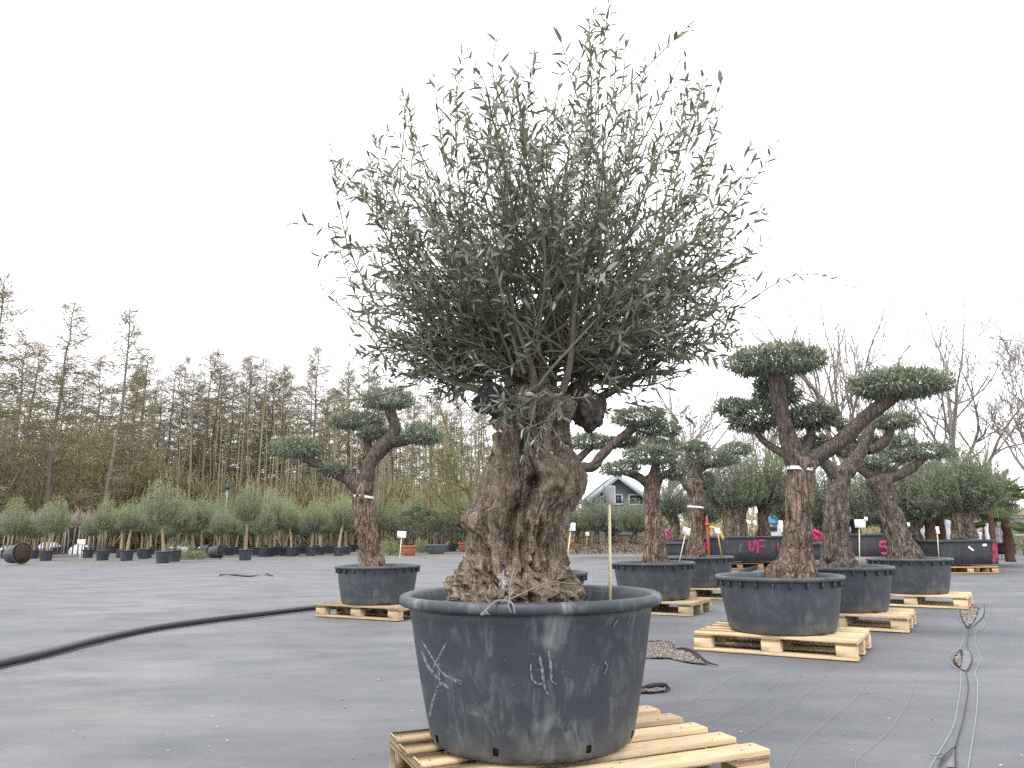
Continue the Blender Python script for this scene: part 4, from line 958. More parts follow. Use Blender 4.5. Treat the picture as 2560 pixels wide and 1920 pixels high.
PW, PR = small_pot_meshes(POT_FAR)
def pot_small(label, x, y, s=1.0, rz=0, group='black pots of the background tree rows', meshes=None, name='plant_pot'):
    t = thing(name, label, 'plant pot', (x, y, 0), group, rz); t.scale = (s, s, s); a, b = meshes or (PW, PR)
    link('wall', a, t); link('rim', b, t); return t
def olive_small(label, x, y, k, sc=1.0, rz=0, group='potted olive trees in the background rows', z0=.38, crowns=None):
    t = thing('olive_tree', label, 'tree', (x, y, z0), group, rz); v_ = R_.uniform(.72, .98); t.scale = (sc * v_, sc * v_, sc * R_.uniform(.88, 1.12)); t.rotation_euler.x = R_.uniform(-.07, .07); t.rotation_euler.y = R_.uniform(-.07, .07)
    me = STEMS[k % 4]; link('trunk', me, t); h = .75 + .08 * (k % 4); a = np.random.default_rng(200 + k % 4).random() * 6.28; ln = .1 + .05 * (k % 4)
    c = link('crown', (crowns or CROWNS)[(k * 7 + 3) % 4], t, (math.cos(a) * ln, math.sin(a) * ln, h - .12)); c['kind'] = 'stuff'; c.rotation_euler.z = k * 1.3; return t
FRONT = [(30, 1398), (105, 1402), (248, 1401), (308, 1402), (352, 1397), (399, 1408), (427, 1404), (607, 1401), (654, 1392), (682, 1388), (700, 1386), (724, 1391), (752, 1384), (773, 1390), (822, 1384), (857, 1386)]
for i, (px, py) in enumerate(FRONT):
    p = ground(px, py); s = 1.0 + .12 * math.sin(i * 2.1)
    if i == 5: s = 1.22
    pot_small(f'black pot, {ORD[i]} from the left in the front tree row', p[0], p[1] + .25, .98, i)
    olive_small(f'small bushy olive, {ORD[i]} from the left in the front row', p[0], p[1] + .25, i, s, i * .9)
SECOND = [136, 159, 196, 223, 280, 330, 375, 455, 500, 545, 566, 580, 590, 630, 665, 735, 790, 840, 880, 915, 950, 985, 1030, 1075, 1120, 1165]
for i, px in enumerate(SECOND):
    p = ground(px, 1386 - 4 * (i % 3) - (7 if px > 870 else 0)); s = .98 + .14 * math.sin(i * 3.7)
    pot_small(f'black pot, {ORD[i]} from the left in the rear tree row', p[0], p[1], .95, i)
    olive_small(f'small bushy olive, {ORD[i]} from the left in the rear row', p[0], p[1], i * 3 + 1, s, i * 1.7)
third = -1
for i in range(34):
    px = 15 + i * 33 + 9 * math.sin(i * 3.3)
    if px > 900 or (85 < px < 300 and i % 3): continue
    third += 1
    p = at(px, 1380, 37.5 + 1.5 * math.sin(i * 2.7)); pot_small(f'black pot, {ORD[third]} from the left in the third tree row', p[0], p[1], .9, i)
    olive_small(f'feathery young olive, {ORD[third]} from the left in the third row', p[0], p[1], i * 2 + 1, .92 + .16 * math.sin(i * 5.1), i * 1.1, 'young olives of the third row')
for i in range(20):
    px = 420 + i * 42; p = at(px, 1372, 44 + 3 * (i % 2)); 
    olive_small(f'far olive, {ORD[i]} from the left in the hedge like line before the wood', p[0], p[1], i * 5 + 2, 1.2 + .15 * math.sin(i * 2.2), i, 'olives lined up before the wood', .2)
# pale bare-headed stems at far left
def pollard(seed):
    r = np.random.default_rng(seed); m = MB(); m.tube(np.array([[0, 0, 0], [r.normal() * .02, r.normal() * .02, .7], [r.normal() * .03, r.normal() * .03, 1.35]]), [.038, .033, .03], 7)
    for k in range(22):
        a = r.random() * 6.28; e = np.array([math.cos(a) * r.uniform(.15, .5), math.sin(a) * r.uniform(.15, .5), 1.35 + r.uniform(.1, .75)]); mid = np.array([e[0] * .7, e[1] * .7, 1.4 + .1 * r.random()])
        C = catmull(np.array([[0, 0, 1.3], mid, e]), 5); m.tube(C, np.linspace(.02, .006, 5), 4)
        for q in range(3):
            e2 = C[3] + r.normal(size=3) * .16 + [0, 0, .12]; m.tube(np.array([C[2 + q % 2], (C[3] + e2) / 2, e2]), [.007, .006, .004], 3)
    return m
POLL = [make_mesh('trunk', pollard(300 + i), PALE, (0, 0, 0), True) for i in range(3)]
for i in range(26):
    px = 8 + i * 10.2 + 3 * math.sin(i * 5); p = at(px, 1378, 38.5 + (i % 3)); p[2] = 0; t = thing('pollarded_sapling', f'pale bare pollarded sapling, {ORD[i]} from the left edge of its row', 'tree', (p[0], p[1], .1), 'pale bare pollarded saplings at far left', i * 2.0); link('trunk', POLL[i % 3], t); t.scale = (1, 1, .92 + .2 * R_.random())
# white wrapped bales among the stems
for i, (px, py, w_, h_) in enumerate([(28, 1362, 48, 18), (125, 1360, 52, 24), (205, 1358, 50, 18), (445, 1352, 60, 12), (520, 1352, 50, 12)]):
    p = at(px, py, 46); k = ppm(p); m = MB(); n = 14; G = []
    for u in np.linspace(-1, 1, 12):
        a = np.linspace(0, math.pi, n); rr = (1 - abs(u) ** 4 * .35) * (1 + .12 * vnoise(np.stack([a * 2, np.full(n, u * 3), np.full(n, i * 1.7)], 1), 3)); G.append(np.stack([np.full(n, p[0] + u * w_ * k / 2), p[1] + np.cos(a) * .5 * rr, np.sin(a) ** .5 * (h_ * k + .1) * rr], 1))
    m.grid(np.array(G), close_u=False, tint=.5); single('fleece_bale', m, WHITE, f'white fleece covered heap, {ORD[i]} from the left behind the stems', 'fleece heap', (p[0], p[1], 0), 'white fleece heaps behind the tree rows', True)
p = ground(203, 1361, .0); p = at(203, 1355, 32); m = MB(); k = ppm(p); m.box(p[0] - 10 * k, p[0] + 10 * k, p[1] - .01, p[1] + .01, p[2] - 6 * k, p[2] + 6 * k, .003); m.box(p[0] - .02, p[0] + .02, p[1] + .011, p[1] + .04, 0, p[2]); single('row_sign', m, CARD, 'small white sign board standing among the far left pots', 'sign', (p[0], p[1], 0))
# toppled pots
def toppled(label, px, py, rz, s=1.0, mt=None):
    p = ground(px, py); t = thing('toppled_pot', label, 'plant pot', (p[0], p[1], .26 * s), 'toppled black pots', 0); t.rotation_euler = (math.radians(84), 0, rz); t.scale = (s, s, s); link('wall', PW, t); link('rim', PR, t)
    b = lump((0, 0, .40), .235, int(px), 'root_ball', SOIL, (1, 1, .35), .25, t); return t
LOC_ = LOC
def lump0(t): LOC[t.name] = np.zeros(3)
_old_thing = thing
def thing(name, label, cat, loc=(0, 0, 0), group=None, rz=0):
    o = _old_thing(name, label, cat, loc, group, rz)
    if name == 'toppled_pot': LOC[o.name] = np.zeros(3)
    return o
toppled('toppled grey pot with root ball at the left picture edge', 24, 1412, math.radians(70), 1.35)
toppled('toppled pot half hidden behind the second front pot', 92, 1392, math.radians(-75), 1.0)
toppled('toppled pot lying nearest the leftmost tub, of a pair', 525, 1398, math.radians(85), 1.05)
toppled('toppled pot lying behind another, of a pair', 503, 1394, math.radians(80), 1.05)
toppled('toppled pot lying behind the leftmost tub', 803, 1382, math.radians(80), .9)
def shrub(label, px, py, rx, h, seed, mt=LEAF_VAR, n=2600, lf=.07, cat='shrub', name='shrub', group=None, Y=None):
    p = ground(px, py) if Y is None else at(px, py, Y); p[2] = 0; m = MB(); r = np.random.default_rng(seed); t = thing(name, label, cat, p, group)
    d = unit(r.normal(size=(n, 3))); d[:, 2] = np.abs(d[:, 2]); q = d * (r.random(n) ** .4)[:, None] * (1 + .4 * fbm(d * 2 + seed, 2, seed))[:, None]; P = q * [rx, rx * .8, h] + p + [0, 0, .02]
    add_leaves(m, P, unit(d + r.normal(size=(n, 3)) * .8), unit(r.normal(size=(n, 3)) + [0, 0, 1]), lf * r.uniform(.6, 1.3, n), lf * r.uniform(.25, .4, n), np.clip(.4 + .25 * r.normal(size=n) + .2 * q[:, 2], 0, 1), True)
    part('foliage', m, mt, t, False, True); s = MB()
    for k in range(9):
        e = p + np.array([r.normal() * rx * .4, r.normal() * rx * .3, h * .7]); s.tube(catmull(np.array([p, (p + e) / 2 + [0, 0, .1 * h], e]), 5), np.linspace(.015, .005, 5), 4)
    part('stems', s, TAN, t)
shrub('pale variegated cuttings heaped at the far left edge', 32, 1388, .75, .55, 1)
shrub('heap of pale prunings beside the toppled pair of pots', 440, 1395, 1.0, .75, 2)
shrub('low pale prunings behind the heap of toppled pots', 480, 1398, .7, .35, 3)
shrub('pale variegated shrub right of the leftmost trunk', 975, 1388, .75, .72, 4)
shrub('small pale shrub right of the grey oval trough', 1055, 1382, .6, .65, 5)
shrub('pale shrub between the second row pots left of the leftmost tub', 820, 1378, .7, .7, 6)

# bowls and small cloud-pruned bonsai in the middle distance
def bowl(label, px, py, wpx, hpx, mt, sq=1.0, name='plant_bowl', tag=True):
    p = ground(px, py + 3); k = ppm(p); r = wpx * k / 2; h = hpx * k; x, y = p[0], p[1] + r
    t = thing(name, label, 'plant bowl', (x, y, 0))
    m = lathe([(.02, 0), (r * .62, 0), (r * .72, h * .15), (r * .9, h * .7), (r * .93, h * .86)], (x, y), 30); part('wall', m, mt, t, True)
    m = lathe([(r * .92, h * .84), (r * 1.0, h * .85), (r * 1.0, h), (r * .93, h), (r * .9, h * .9), (.02, h * .9)], (x, y), 30); part('rim', m, mt, t, True)
    for o in t.children:
        if sq != 1: o.scale = (1, sq, 1)
    return (x, y, h), t
def bonsai(label, x, y, z, H, w_, seed, pads=6):
    r = np.random.default_rng(seed); t = thing('bonsai_olive', label, 'tree', (x, y, z), 'small cloud pruned olives behind the leftmost tub'); b = np.array([x, y, z]); m = MB(); lv = MB()
    C = catmull(np.array([b - [0, 0, .05], b + [r.normal() * .1, 0, H * .4], b + [r.normal() * .15, 0, H * .95]]), 10); bark_limb(m, C[::3], [.07, .06, .045, .03], 9, .06, .2, seed)
    for k in range(pads):
        f = .35 + .65 * k / (pads - 1); c = C[min(9, int(f * 9))] + np.array([(-1) ** k * w_ * r.uniform(.25, .6) * (1.15 - f * .5), r.normal() * .1, .08]); m.tube(np.array([C[min(9, int(f * 8))], c - [0, 0, .05]]), [.03, .015], 5); pad_leaves(lv, c, w_ * .34, w_ * .3, .12, 520, .08, True, seed * 9 + k, .5, .12)
    part('trunk', m, BARK_FAR, t, True); part('foliage', lv, LEAF_NIW, t, False, True)
(x, y, h), _ = bowl('terracotta bowl holding a small tree, right of the leftmost trunk', 1020, 1386, 42, 24, TERRA); bonsai('small stepped tree in a terracotta bowl', x, y, h * .85, 1.75, .75, 1, 7)
(x, y, h), t = bowl('wide grey blue trough with a white label', 1088, 1382, 60, 23, POT_GREYBLUE); bonsai('twin stemmed bonsai in the grey blue trough', x - .3, y, h * .85, 1.55, .95, 2, 6); bonsai('right bonsai of the pair in the grey blue trough', x + .35, y, h * .85, 1.6, .9, 3, 6)
m = MB(); q = ground(1106, 1382); k = ppm(q); m.box(q[0] - 4 * k, q[0] + 4 * k, q[1] - .035, q[1] - .02, 8 * k, 15 * k, .003); part('sticker', m, CARD, t)
pp = ground(1131, 1378); pot_small('black pot between the trough and a terracotta bowl', pp[0], pp[1], 1.0); bonsai('bonsai with a tall top pad left of the central trunk', pp[0], pp[1], .35, 2.0, .85, 4, 7)
(x, y, h), _ = bowl('terracotta bowl half hidden left of the central trunk', 1160, 1376, 36, 22, TERRA)
bonsai('bonsai half hidden left of the central trunk', x, y, h * .85, 1.9, .8, 5, 6)
(x, y, h), _ = bowl('left terracotta bowl of the pair right of the central trunk', 1412, 1369, 28, 17, TERRA); 
(x, y, h), _ = bowl('right terracotta bowl of the pair right of the central trunk', 1443, 1368, 32, 17, TERRA); bonsai('small tree in the right terracotta bowl of the pair', x, y, h * .85, 1.6, .8, 6, 5)

# ================================================================== old olives on the right
OLDC = [make_mesh('crown', olive_crown(140 + i, 460, 1.5, .95, .08, 34, .8, .0), LEAF_GREY) for i in range(4)]
def old_olive(label, px, Y, tw_, ty0, ty1, crx, cry, ccy, seed, z0=.8, ccx=None):
    """trunk px width tw_, from photo y ty1 (base) to ty0; crown centre ccy"""
    b = at(px, ty1, Y); b[2] = min(b[2], z0); tp = at(px, ty0, Y); t = thing('old_olive_tree', label, 'tree', b, 'old olives with shaggy crowns on the right'); k = ppm(tp); r = tw_ * k / 2
    m = MB(); rr = np.random.default_rng(seed); mid = (b + tp) / 2 + np.array([rr.normal() * .06, 0, 0]); bark_limb(m, [b - [0, 0, .06], mid, tp, tp + [0, 0, .35]], [r * 1.15, r * .85, r * 1.05, r * .4], 26, .045, .3, seed, True, 6, .9); part('trunk', m, BARK_FAR, t, True)
    cc = at(ccx or px, ccy + cry, Y); c = link('crown', OLDC[seed % 4], t, tuple(cc - b)); c['kind'] = 'stuff'; s = crx * k / .95; c.scale = (s, s, 2 * cry * k / 1.5); c.rotation_euler.z = seed * 1.1
    return t
old_olive('old olive with thick hollow trunk behind the planter marked VF', 1834, 20, 62, 1262, 1338, 82, 78, 1200, 1)
old_olive('slimmer old olive right of the thick hollow trunk', 1908, 20.5, 34, 1258, 1336, 84, 92, 1180, 2)
old_olive('round headed old olive seen between two banded trunks', 1676, 22, 30, 1283, 1352, 48, 50, 1243, 3)
old_olive('old olive with broad split trunk at far right', 2410, 17, 58, 1272, 1340, 104, 94, 1192, 4)
for i, (px, Y, cy, rx, ry) in enumerate([(2050, 22, 1225, 70, 90), (2135, 23, 1235, 70, 90), (2215, 21, 1230, 80, 90), (2296, 19.5, 1222, 85, 92), (1985, 24, 1228, 66, 84), (1760, 25, 1240, 60, 74), (2350, 23, 1215, 80, 88), (2470, 24, 1225, 70, 80)]):
    old_olive(f'old olive in the rear right row, {ORD[[3, 4, 5, 6, 2, 1, 7, 8][i] - 1]} from the left', px, Y, 30, 1300, 1348, rx, ry, cy, 5 + i)
for i, (px, Y, cy, rx, ry) in enumerate([(1445, 30, 1290, 44, 42), (1490, 29, 1285, 44, 46), (1535, 29.5, 1297, 42, 38), (1585, 28, 1290, 46, 44), (1630, 31, 1292, 40, 40)]):
    old_olive(f'grey green olive in the far middle row, {ORD[i]} from the left', px, Y, 16, 1318, 1346, rx, ry, cy, 20 + i, .6)

def planter(label, px0, px1, top, bot, Y, depth=1.0, mt=POT_FAR, name='planter_tub'):
    a = at(px0, top, Y); b = at(px1, top, Y); z1 = a[2]; z0 = max(.146, at((px0 + px1) / 2, bot, Y)[2]); w_ = b[0] - a[0]; x = (a[0] + b[0]) / 2; y = Y + depth / 2
    t = thing(name, label, 'plant pot', (x, y, z0), 'large black planters on the right'); h = z1 - z0
    def rr(sx, sy, z, rad=.12, n=6):
        o = []
        for cx_, cy_, a0 in ((1, 1, 0), (-1, 1, 90), (-1, -1, 180), (1, -1, 270)):
            for q in range(n + 1):
                an = math.radians(a0 + 90 * q / n); o.append((x + cx_ * (sx / 2 - rad) + rad * math.cos(an), y + cy_ * (sy / 2 - rad) + rad * math.sin(an), z))
        return o
    m = MB(); m.grid(np.array([rr(w_ * .9, depth * .9, z0), rr(w_ * .93, depth * .93, z0 + h * .4), rr(w_ * .965, depth * .965, z1 - .05)]), True, True); part('wall', m, mt, t)
    m = MB(); m.grid(np.array([rr(w_ * .955, depth * .955, z1 - .06), rr(w_ * 1.0, depth, z1 - .06), rr(w_ * 1.0, depth, z1), rr(w_ * .95, depth * .95, z1), rr(w_ * .94, depth * .94, z1 - .1)]), True, False, True); part('rim', m, mt, t)
    return t, y - depth * .475
def plane_hit(Y):
    return lambda px, py: at(px, py, Y)
Z8 = (1640, 1140, .18083)
t, yf = planter('wide black planter sprayed with pink VF', 1788, 1962, 1341, 1404, 19.5)
HITVF = plane_hit(19.5 + .016)
marks(t, HITVF, [(26, [(1290, 1170), (1290, 1240), (1320, 1330)]), (24, [(1380, 1150), (1360, 1240), (1320, 1330)]), (24, [(1410, 1180), (1410, 1260), (1405, 1345)]), (20, [(1405, 1170), (1460, 1165), (1515, 1175)]), (19, [(1410, 1250), (1455, 1250), (1500, 1258)]), (20, [(1690, 1200), (1685, 1250), (1690, 1300)])], *Z8, PINK, 'paint_mark', .5)
marks(t, HITVF, [(12, [(1180, 1210), (1165, 1260), (1160, 1335)])], *Z8, SCRATCH)
t, yf = planter('black planter with a pink K, left of the VF planter', 1706, 1786, 1346, 1390, 20.3); marks(t, plane_hit(20.315), [(26, [(712, 1180), (670, 1240), (720, 1290)])], *Z8, PINK, 'paint_mark', .3)
planter('low black planter behind the tilted white card', 1660, 1716, 1356, 1392, 19)
t, yf = planter('black planter with a pink 5 behind the third tub', 2148, 2262, 1334, 1392, 16.5)
Z8b = (1860, 1120, .31646)
marks(t, plane_hit(16.515), [(19, [(1130, 742), (1080, 745), (1078, 785)]), (18, [(1078, 785), (1120, 780), (1138, 810)]), (17, [(1138, 812), (1125, 832), (1082, 830)])], *Z8b, PINK, 'paint_mark', .3)
planter('grey planter edge right of the pink 5 planter', 2266, 2299, 1334, 1390, 17.5)
t, yf = planter('far right black planter with a pink striped corner', 2346, 2492, 1350, 1412, 16.6)
Z9 = (2280, 1240, .13264)
marks(t, plane_hit(16.612), [(44, [(1540, 880), (1545, 960), (1540, 1040)]), (44, [(1545, 1100), (1550, 1170), (1550, 1250)]), (30, [(1590, 890), (1592, 1000), (1595, 1180)])], *Z9, PINK, 'paint_mark', .4)
marks(t, plane_hit(16.612), [(34, [(1060, 950), (1110, 990), (1165, 1030)]), (46, [(1325, 925), (1370, 922), (1412, 920)])], *Z9, CARD, 'sticker', .05)
planter('black planter behind the second tub, right of the front trunk', 2028, 2062, 1356, 1400, 14)
planter('black planter low between the second and third trunks', 2120, 2146, 1348, 1386, 18)
for i, (px, Y, lab, mt) in enumerate([(1818, 19.7, 'orange pallet under the left of the VF planter', WOOD_ORANGE), (1905, 20.0, 'greenish pallet under the right of the VF planter', WOOD_OLD), (2380, 16.75, 'orange pallet under the far right planter', WOOD_ORANGE), (2165, 16.7, 'pallet under the pink 5 planter', WOOD_OLD), (2300, 18.5, 'pallet beside the far right planter', WOOD_ORANGE), (2205, 16.7, 'second pallet under the pink 5 planter', WOOD_ORANGE)]):
    p = at(px - 30, 1420, Y); pallet(lab, p[0], p[1] - .1, 0, mt, EURO, group='pallets under the far planters')
# middle far row pots on pallets
for i, (px, w_) in enumerate([(1452, 26), (1478, 28), (1504, 26), (1530, 38), (1566, 34), (1592, 28)]):
    p = ground(px, 1362); k = ppm(p); pot_small(f'dark pot in the far middle row, {ORD[i]} from the left', p[0], p[1], w_ * k / .57, i, 'dark pots in the far middle row')
    if i in (1, 3, 4): pallet(f'far middle pallet, {ORD[[1, 3, 4].index(i)]} from the left', p[0] - .6, p[1] - .9, 0, WOOD_ORANGE, EURO, group='pallets of the far middle row')
for i, (px, w_) in enumerate([(1440, 1.0), (1500, 1.2), (1560, 1.2), (1620, 1.0), (1700, 1.1), (1870, 1.2)]):
    shrub(f'russet winter shrub in the far middle, {ORD[i]} from the left', px, 1352, w_, 1.0, 30 + i, LEAF_RED, 1500, .09, group='russet shrubs behind the far pots', Y=36)

# ================================================================== larch wood
def larch(seed, H, mt_=None):
    r = np.random.default_rng(seed); m = MB(); tw = MB(); n = 14
    C = np.stack([np.cumsum(r.normal(size=n) * H * .004), np.cumsum(r.normal(size=n) * H * .004), np.linspace(0, H, n)], 1); Rr = np.interp(C[:, 2] / H, [0, .1, .6, 1], [H * .011, H * .0095, H * .005, H * .0008]); m.tube(C, Rr, 8)
    P = []; D = []; L = []; T = []
    nb = 150
    for k in range(nb):
        f = .12 + .87 * (k / nb) ** .8; z = f * H; o = np.array([np.interp(z, C[:, 2], C[:, 0]), np.interp(z, C[:, 2], C[:, 1]), z]); a = r.random() * 6.283
        ln = H * np.interp(f, [0, .2, .45, .8, 1], [.08, .16, .19, .10, .02]) * r.uniform(.5, 1.25)
        if f < .3 and r.random() < .5: ln *= .5
        d = np.array([math.cos(a), math.sin(a), r.uniform(-.15, .3) + .35 * (f > .8)]); e = o + d * ln; mid = o + d * ln * .5 + [0, 0, -.06 * ln]; B = catmull(np.array([o, mid, e + [0, 0, .1 * ln]]), 5)
        tw.tube(B, np.linspace(H * .0024 * (1.1 - f * .6), H * .0007, 5), 3, False, .25)
        nt_ = int(5 + 14 * ln / (H * .12))
        for q in range(nt_):
            u = r.uniform(.2, 1); p = B[0] * (1 - u) + B[4] * u; P.append(p + [0, 0, -.02]); D.append(unit(d * .4 + r.normal(size=3) * [.7, .7, .45] + [0, 0, -.25])); L.append(H * r.uniform(.018, .045)); T.append(np.clip(.55 + r.normal() * .2 - .25 * f, 0, 1))
    P, D, L, T = map(np.array, (P, D, L, T)); add_leaves(tw, P, D, r.normal(size=P.shape), L, np.full(len(L), H * .0011), T, True)
    add_leaves(tw, P + D * L[:, None] * .5, unit(D + r.normal(size=P.shape) * .7), r.normal(size=P.shape), L * .7, np.full(len(L), H * .0010), T, True)
    return make_mesh('trunk', m, LARCH, (0, 0, 0), True), make_mesh('crown', tw, LARCH_TWIG)
LAR = [larch(500 + i, 20.0) for i in range(6)]
LIST = [(18, 596, 44), (150, 650, 47), (265, 660, 46), (330, 762, 54), (375, 785, 58), (455, 750, 56), (480, 766, 60), (540, 765, 57), (566, 772, 62), (626, 785, 60), (686, 745, 55), (800, 770, 60), (592, 800, 64), (225, 770, 60), (98, 740, 58), (420, 800, 62), (512, 800, 66), (652, 830, 64), (722, 835, 62), (760, 805, 66), (860, 820, 64), (925, 845, 66), (1000, 860, 66), (60, 720, 62), (185, 800, 66), (300, 810, 68), (-40, 640, 46), (-10, 760, 56), (350, 840, 70), (450, 850, 70), (570, 860, 70), (700, 880, 70), (960, 880, 70), (1040, 880, 72), (130, 780, 68), (240, 830, 70), (820, 850, 70), (890, 870, 72)]
srt = sorted(range(len(LIST)), key=lambda i: LIST[i][0])
FARL = [(300 + 46 * k + 9 * math.sin(k * 4.1), 795 + 40 * math.sin(k * 2.3) + 1.2 * k, 63 + 4 * math.sin(k * 5.7)) for k in range(17)]
for rank, (dx, dy, Y) in enumerate(FARL):
    tp = at(dx * 1.1574, dy * 1.1574, Y); k = (rank * 5 + 1) % 6; t = thing('larch_tree', f'slim straight larch deeper in the wood, {ORD[rank]} from the left', 'tree', (tp[0], Y, 0), 'slim larches deeper in the wood', rank * 2.3); q_ = tp[2] / 20.0; t.scale = (q_ * .6, q_ * .6, q_)
    link('trunk', LAR[k][0], t); c = link('crown', LAR[k][1], t); c['kind'] = 'stuff'
for rank, i in enumerate(srt):
    dx, dy, Y = LIST[i]; tp = at(dx * 1.1574, dy * 1.1574, Y); k = i % 6; t = thing('larch_tree', f'tall bare larch, {ORD[rank]} from the left along the wood', 'tree', (tp[0], Y, 0), 'bare larches of the wood', i * 1.9); s = tp[2] / 20.0; t.scale = (s * 1.05, s * 1.05, s)
    link('trunk', LAR[k][0], t); c = link('crown', LAR[k][1], t); c['kind'] = 'stuff'
# twiggy undergrowth of the wood
m = MB(); n = 95000; r = np.random.default_rng(77)
Yd = r.uniform(50, 80, n); Xd = r.uniform(-1.0, .09, n) * Yd * .78; hmax = 9.5 * (.75 + .35 * fbm(np.stack([Xd * .12, Yd * .1, 0 * Xd], 1), 3, 4)) * np.interp(Xd / Yd, [-.8, -.52, -.42, -.3, .05], [1.15, 1.05, .72, .6, .55]); Zd = hmax * r.random(n) ** .85
D = unit(r.normal(size=(n, 3)) * [.45, .4, .25] + [0, 0, 1.0]); L = r.uniform(.4, 1.6, n); add_leaves(m, np.stack([Xd, Yd, Zd], 1), D, r.normal(size=(n, 3)) * [.3, 1, .3], L, r.uniform(.018, .045, n), np.clip(.5 + .25 * fbm(np.stack([Xd * .25, Yd * .25, Zd * .3], 1), 3, 9) * 2 + .15 * r.normal(size=n), 0, 1), True)
n = 900; Yd = r.uniform(49, 76, n); Xd = r.uniform(-1.0, .09, n) * Yd * .78
for k in range(n):
    h = r.uniform(4, 12); b = np.array([Xd[k], Yd[k], 0]); m.tube(np.array([b, b + [r.normal() * .08, 0, h / 2], b + [r.normal() * .16, 0, h]]), [.06, .04, .015], 4, False, r.random() * .4)
o = single('undergrowth', m, WOOD_TWIG, 'brown and olive bare undergrowth filling the wood', 'undergrowth'); o['kind'] = 'stuff'
# far wooded bank closing the horizon
m = MB(); n = 16000; Yd = r.uniform(85, 100, n); Xd = r.uniform(-90, 120, n); Zd = r.random(n) * (3.5 + 1.5 * fbm(np.stack([Xd * .08, 0 * Xd, 0 * Xd], 1), 3, 5)) * np.where(Xd > 5, .9, 1.6)
add_leaves(m, np.stack([Xd, Yd, Zd], 1), unit(r.normal(size=(n, 3)) + [0, 0, .6]), r.normal(size=(n, 3)) * [.3, 1, .3], r.uniform(.8, 2.2, n), r.uniform(.12, .4, n), np.clip(.5 + .2 * r.normal(size=n), 0, 1), True)
o = single('far_hedge', m, WOOD_TWIG, 'far brown hedge line along the horizon', 'hedge'); o['kind'] = 'stuff'

# ------------------------------------------------------------------ bare deciduous trees
def bare(seed, H, levels=5, spread=.5, n0=6):
    r = np.random.default_rng(seed); m = MB()
    def grow(p, d, L, rad, lv):
        n = 5; C = [p]
        for k in range(n - 1):
            d = unit(d + r.normal(size=3) * .12 + np.array([0, 0, .05])); C.append(C[-1] + d * L / (n - 1))
        C = np.array(C); m.tube(C, np.linspace(rad, rad * .55, n), 7 if lv == 0 else (5 if lv < 3 else 3), False)
        if lv >= levels: return
        nk = n0 if lv == 0 else r.integers(3, 5)
        for k in range(nk):
            f = r.uniform(.45, 1) if lv else r.uniform(.3, 1); i = min(n - 1, int(f * (n - 1) + .5)); a = unit(np.cross(d, r.normal(size=3))); grow(C[i], unit(d * (1 - spread * .4) + a * spread * r.uniform(.7, 1.3) + [0, 0, .12]), L * r.uniform(.5, .78), max(rad * .5 * (1.1 - .3 * f), H * .0010), lv + 1)
        grow(C[-1], d, L * .7, rad * .52, lv + 1)
    grow(np.zeros(3), np.array([0, 0, 1.0]), H * .34, H * .0175, 0); return m
BT = [make_mesh('trunk', bare(700 + i, 12.0, 5 if i == 0 else 4, .5 + .08 * i, 5 if i == 0 else 8), BARE, (0, 0, 0), True) for i in range(3)]
BM = make_mesh('trunk', bare(710, 8.0, 4, .75, 7), MOSSY, (0, 0, 0), True)
def zmax(me): return float(np.percentile([v.co.z for v in me.vertices], 96))
ZM = {me.name: zmax(me) for me in BT + [BM]}
for i, (lab, dx, dyt, Y, me, rot) in enumerate([('slender bare tree behind the front right pruned tree', 1795, 712, 42, BT[1], .5), ('spreading bare tree between the right heads, left of the last tree', 2012, 722, 38, BT[2], 1.9), ('tall bare tree at the right picture edge', 2206, 690, 36, BT[0], 3.0), ('bare tree behind the crown, right of the central trunk', 1420, 800, 48, BT[2], 4.1), ('thin bare tree left of the front right trunk', 1640, 850, 55, BT[1], 2.2)]):
    tp = at(dx * 1.1574, dyt * 1.1574, Y); t = thing('bare_tree', lab, 'tree', (tp[0], Y, 0), None, rot); s = tp[2] / ZM[me.name]; t.scale = (s, s, s); link('trunk', me, t)
tp = at(1012 * 1.1574, 905 * 1.1574, 40); t = thing('bare_tree', 'mossy green bare tree just left of the central trunk', 'tree', (at(1036 * 1.1574, 1100 * 1.1574, 40)[0], 40, 0), None, 1.0); s = tp[2] / ZM[BM.name]; t.scale = (s, s, s); link('trunk', BM, t)
SAP = make_mesh('trunk', bare(720, 4.0, 3, .4, 5), PALE, (0, 0, 0), True)
for i, px in enumerate([488, 640, 672, 705, 745, 800, 1010, 1080, 1120]):
    t = thing('bare_sapling', f'thin pale bare sapling before the wood, {ORD[i]} from the left', 'tree', tuple(at(px, 1340, 47) * [1, 1, 0]), 'pale saplings before the wood', i * 2.1); t.scale = (.8, .8, .75 + .3 * R_.random()); link('trunk', SAP, t)

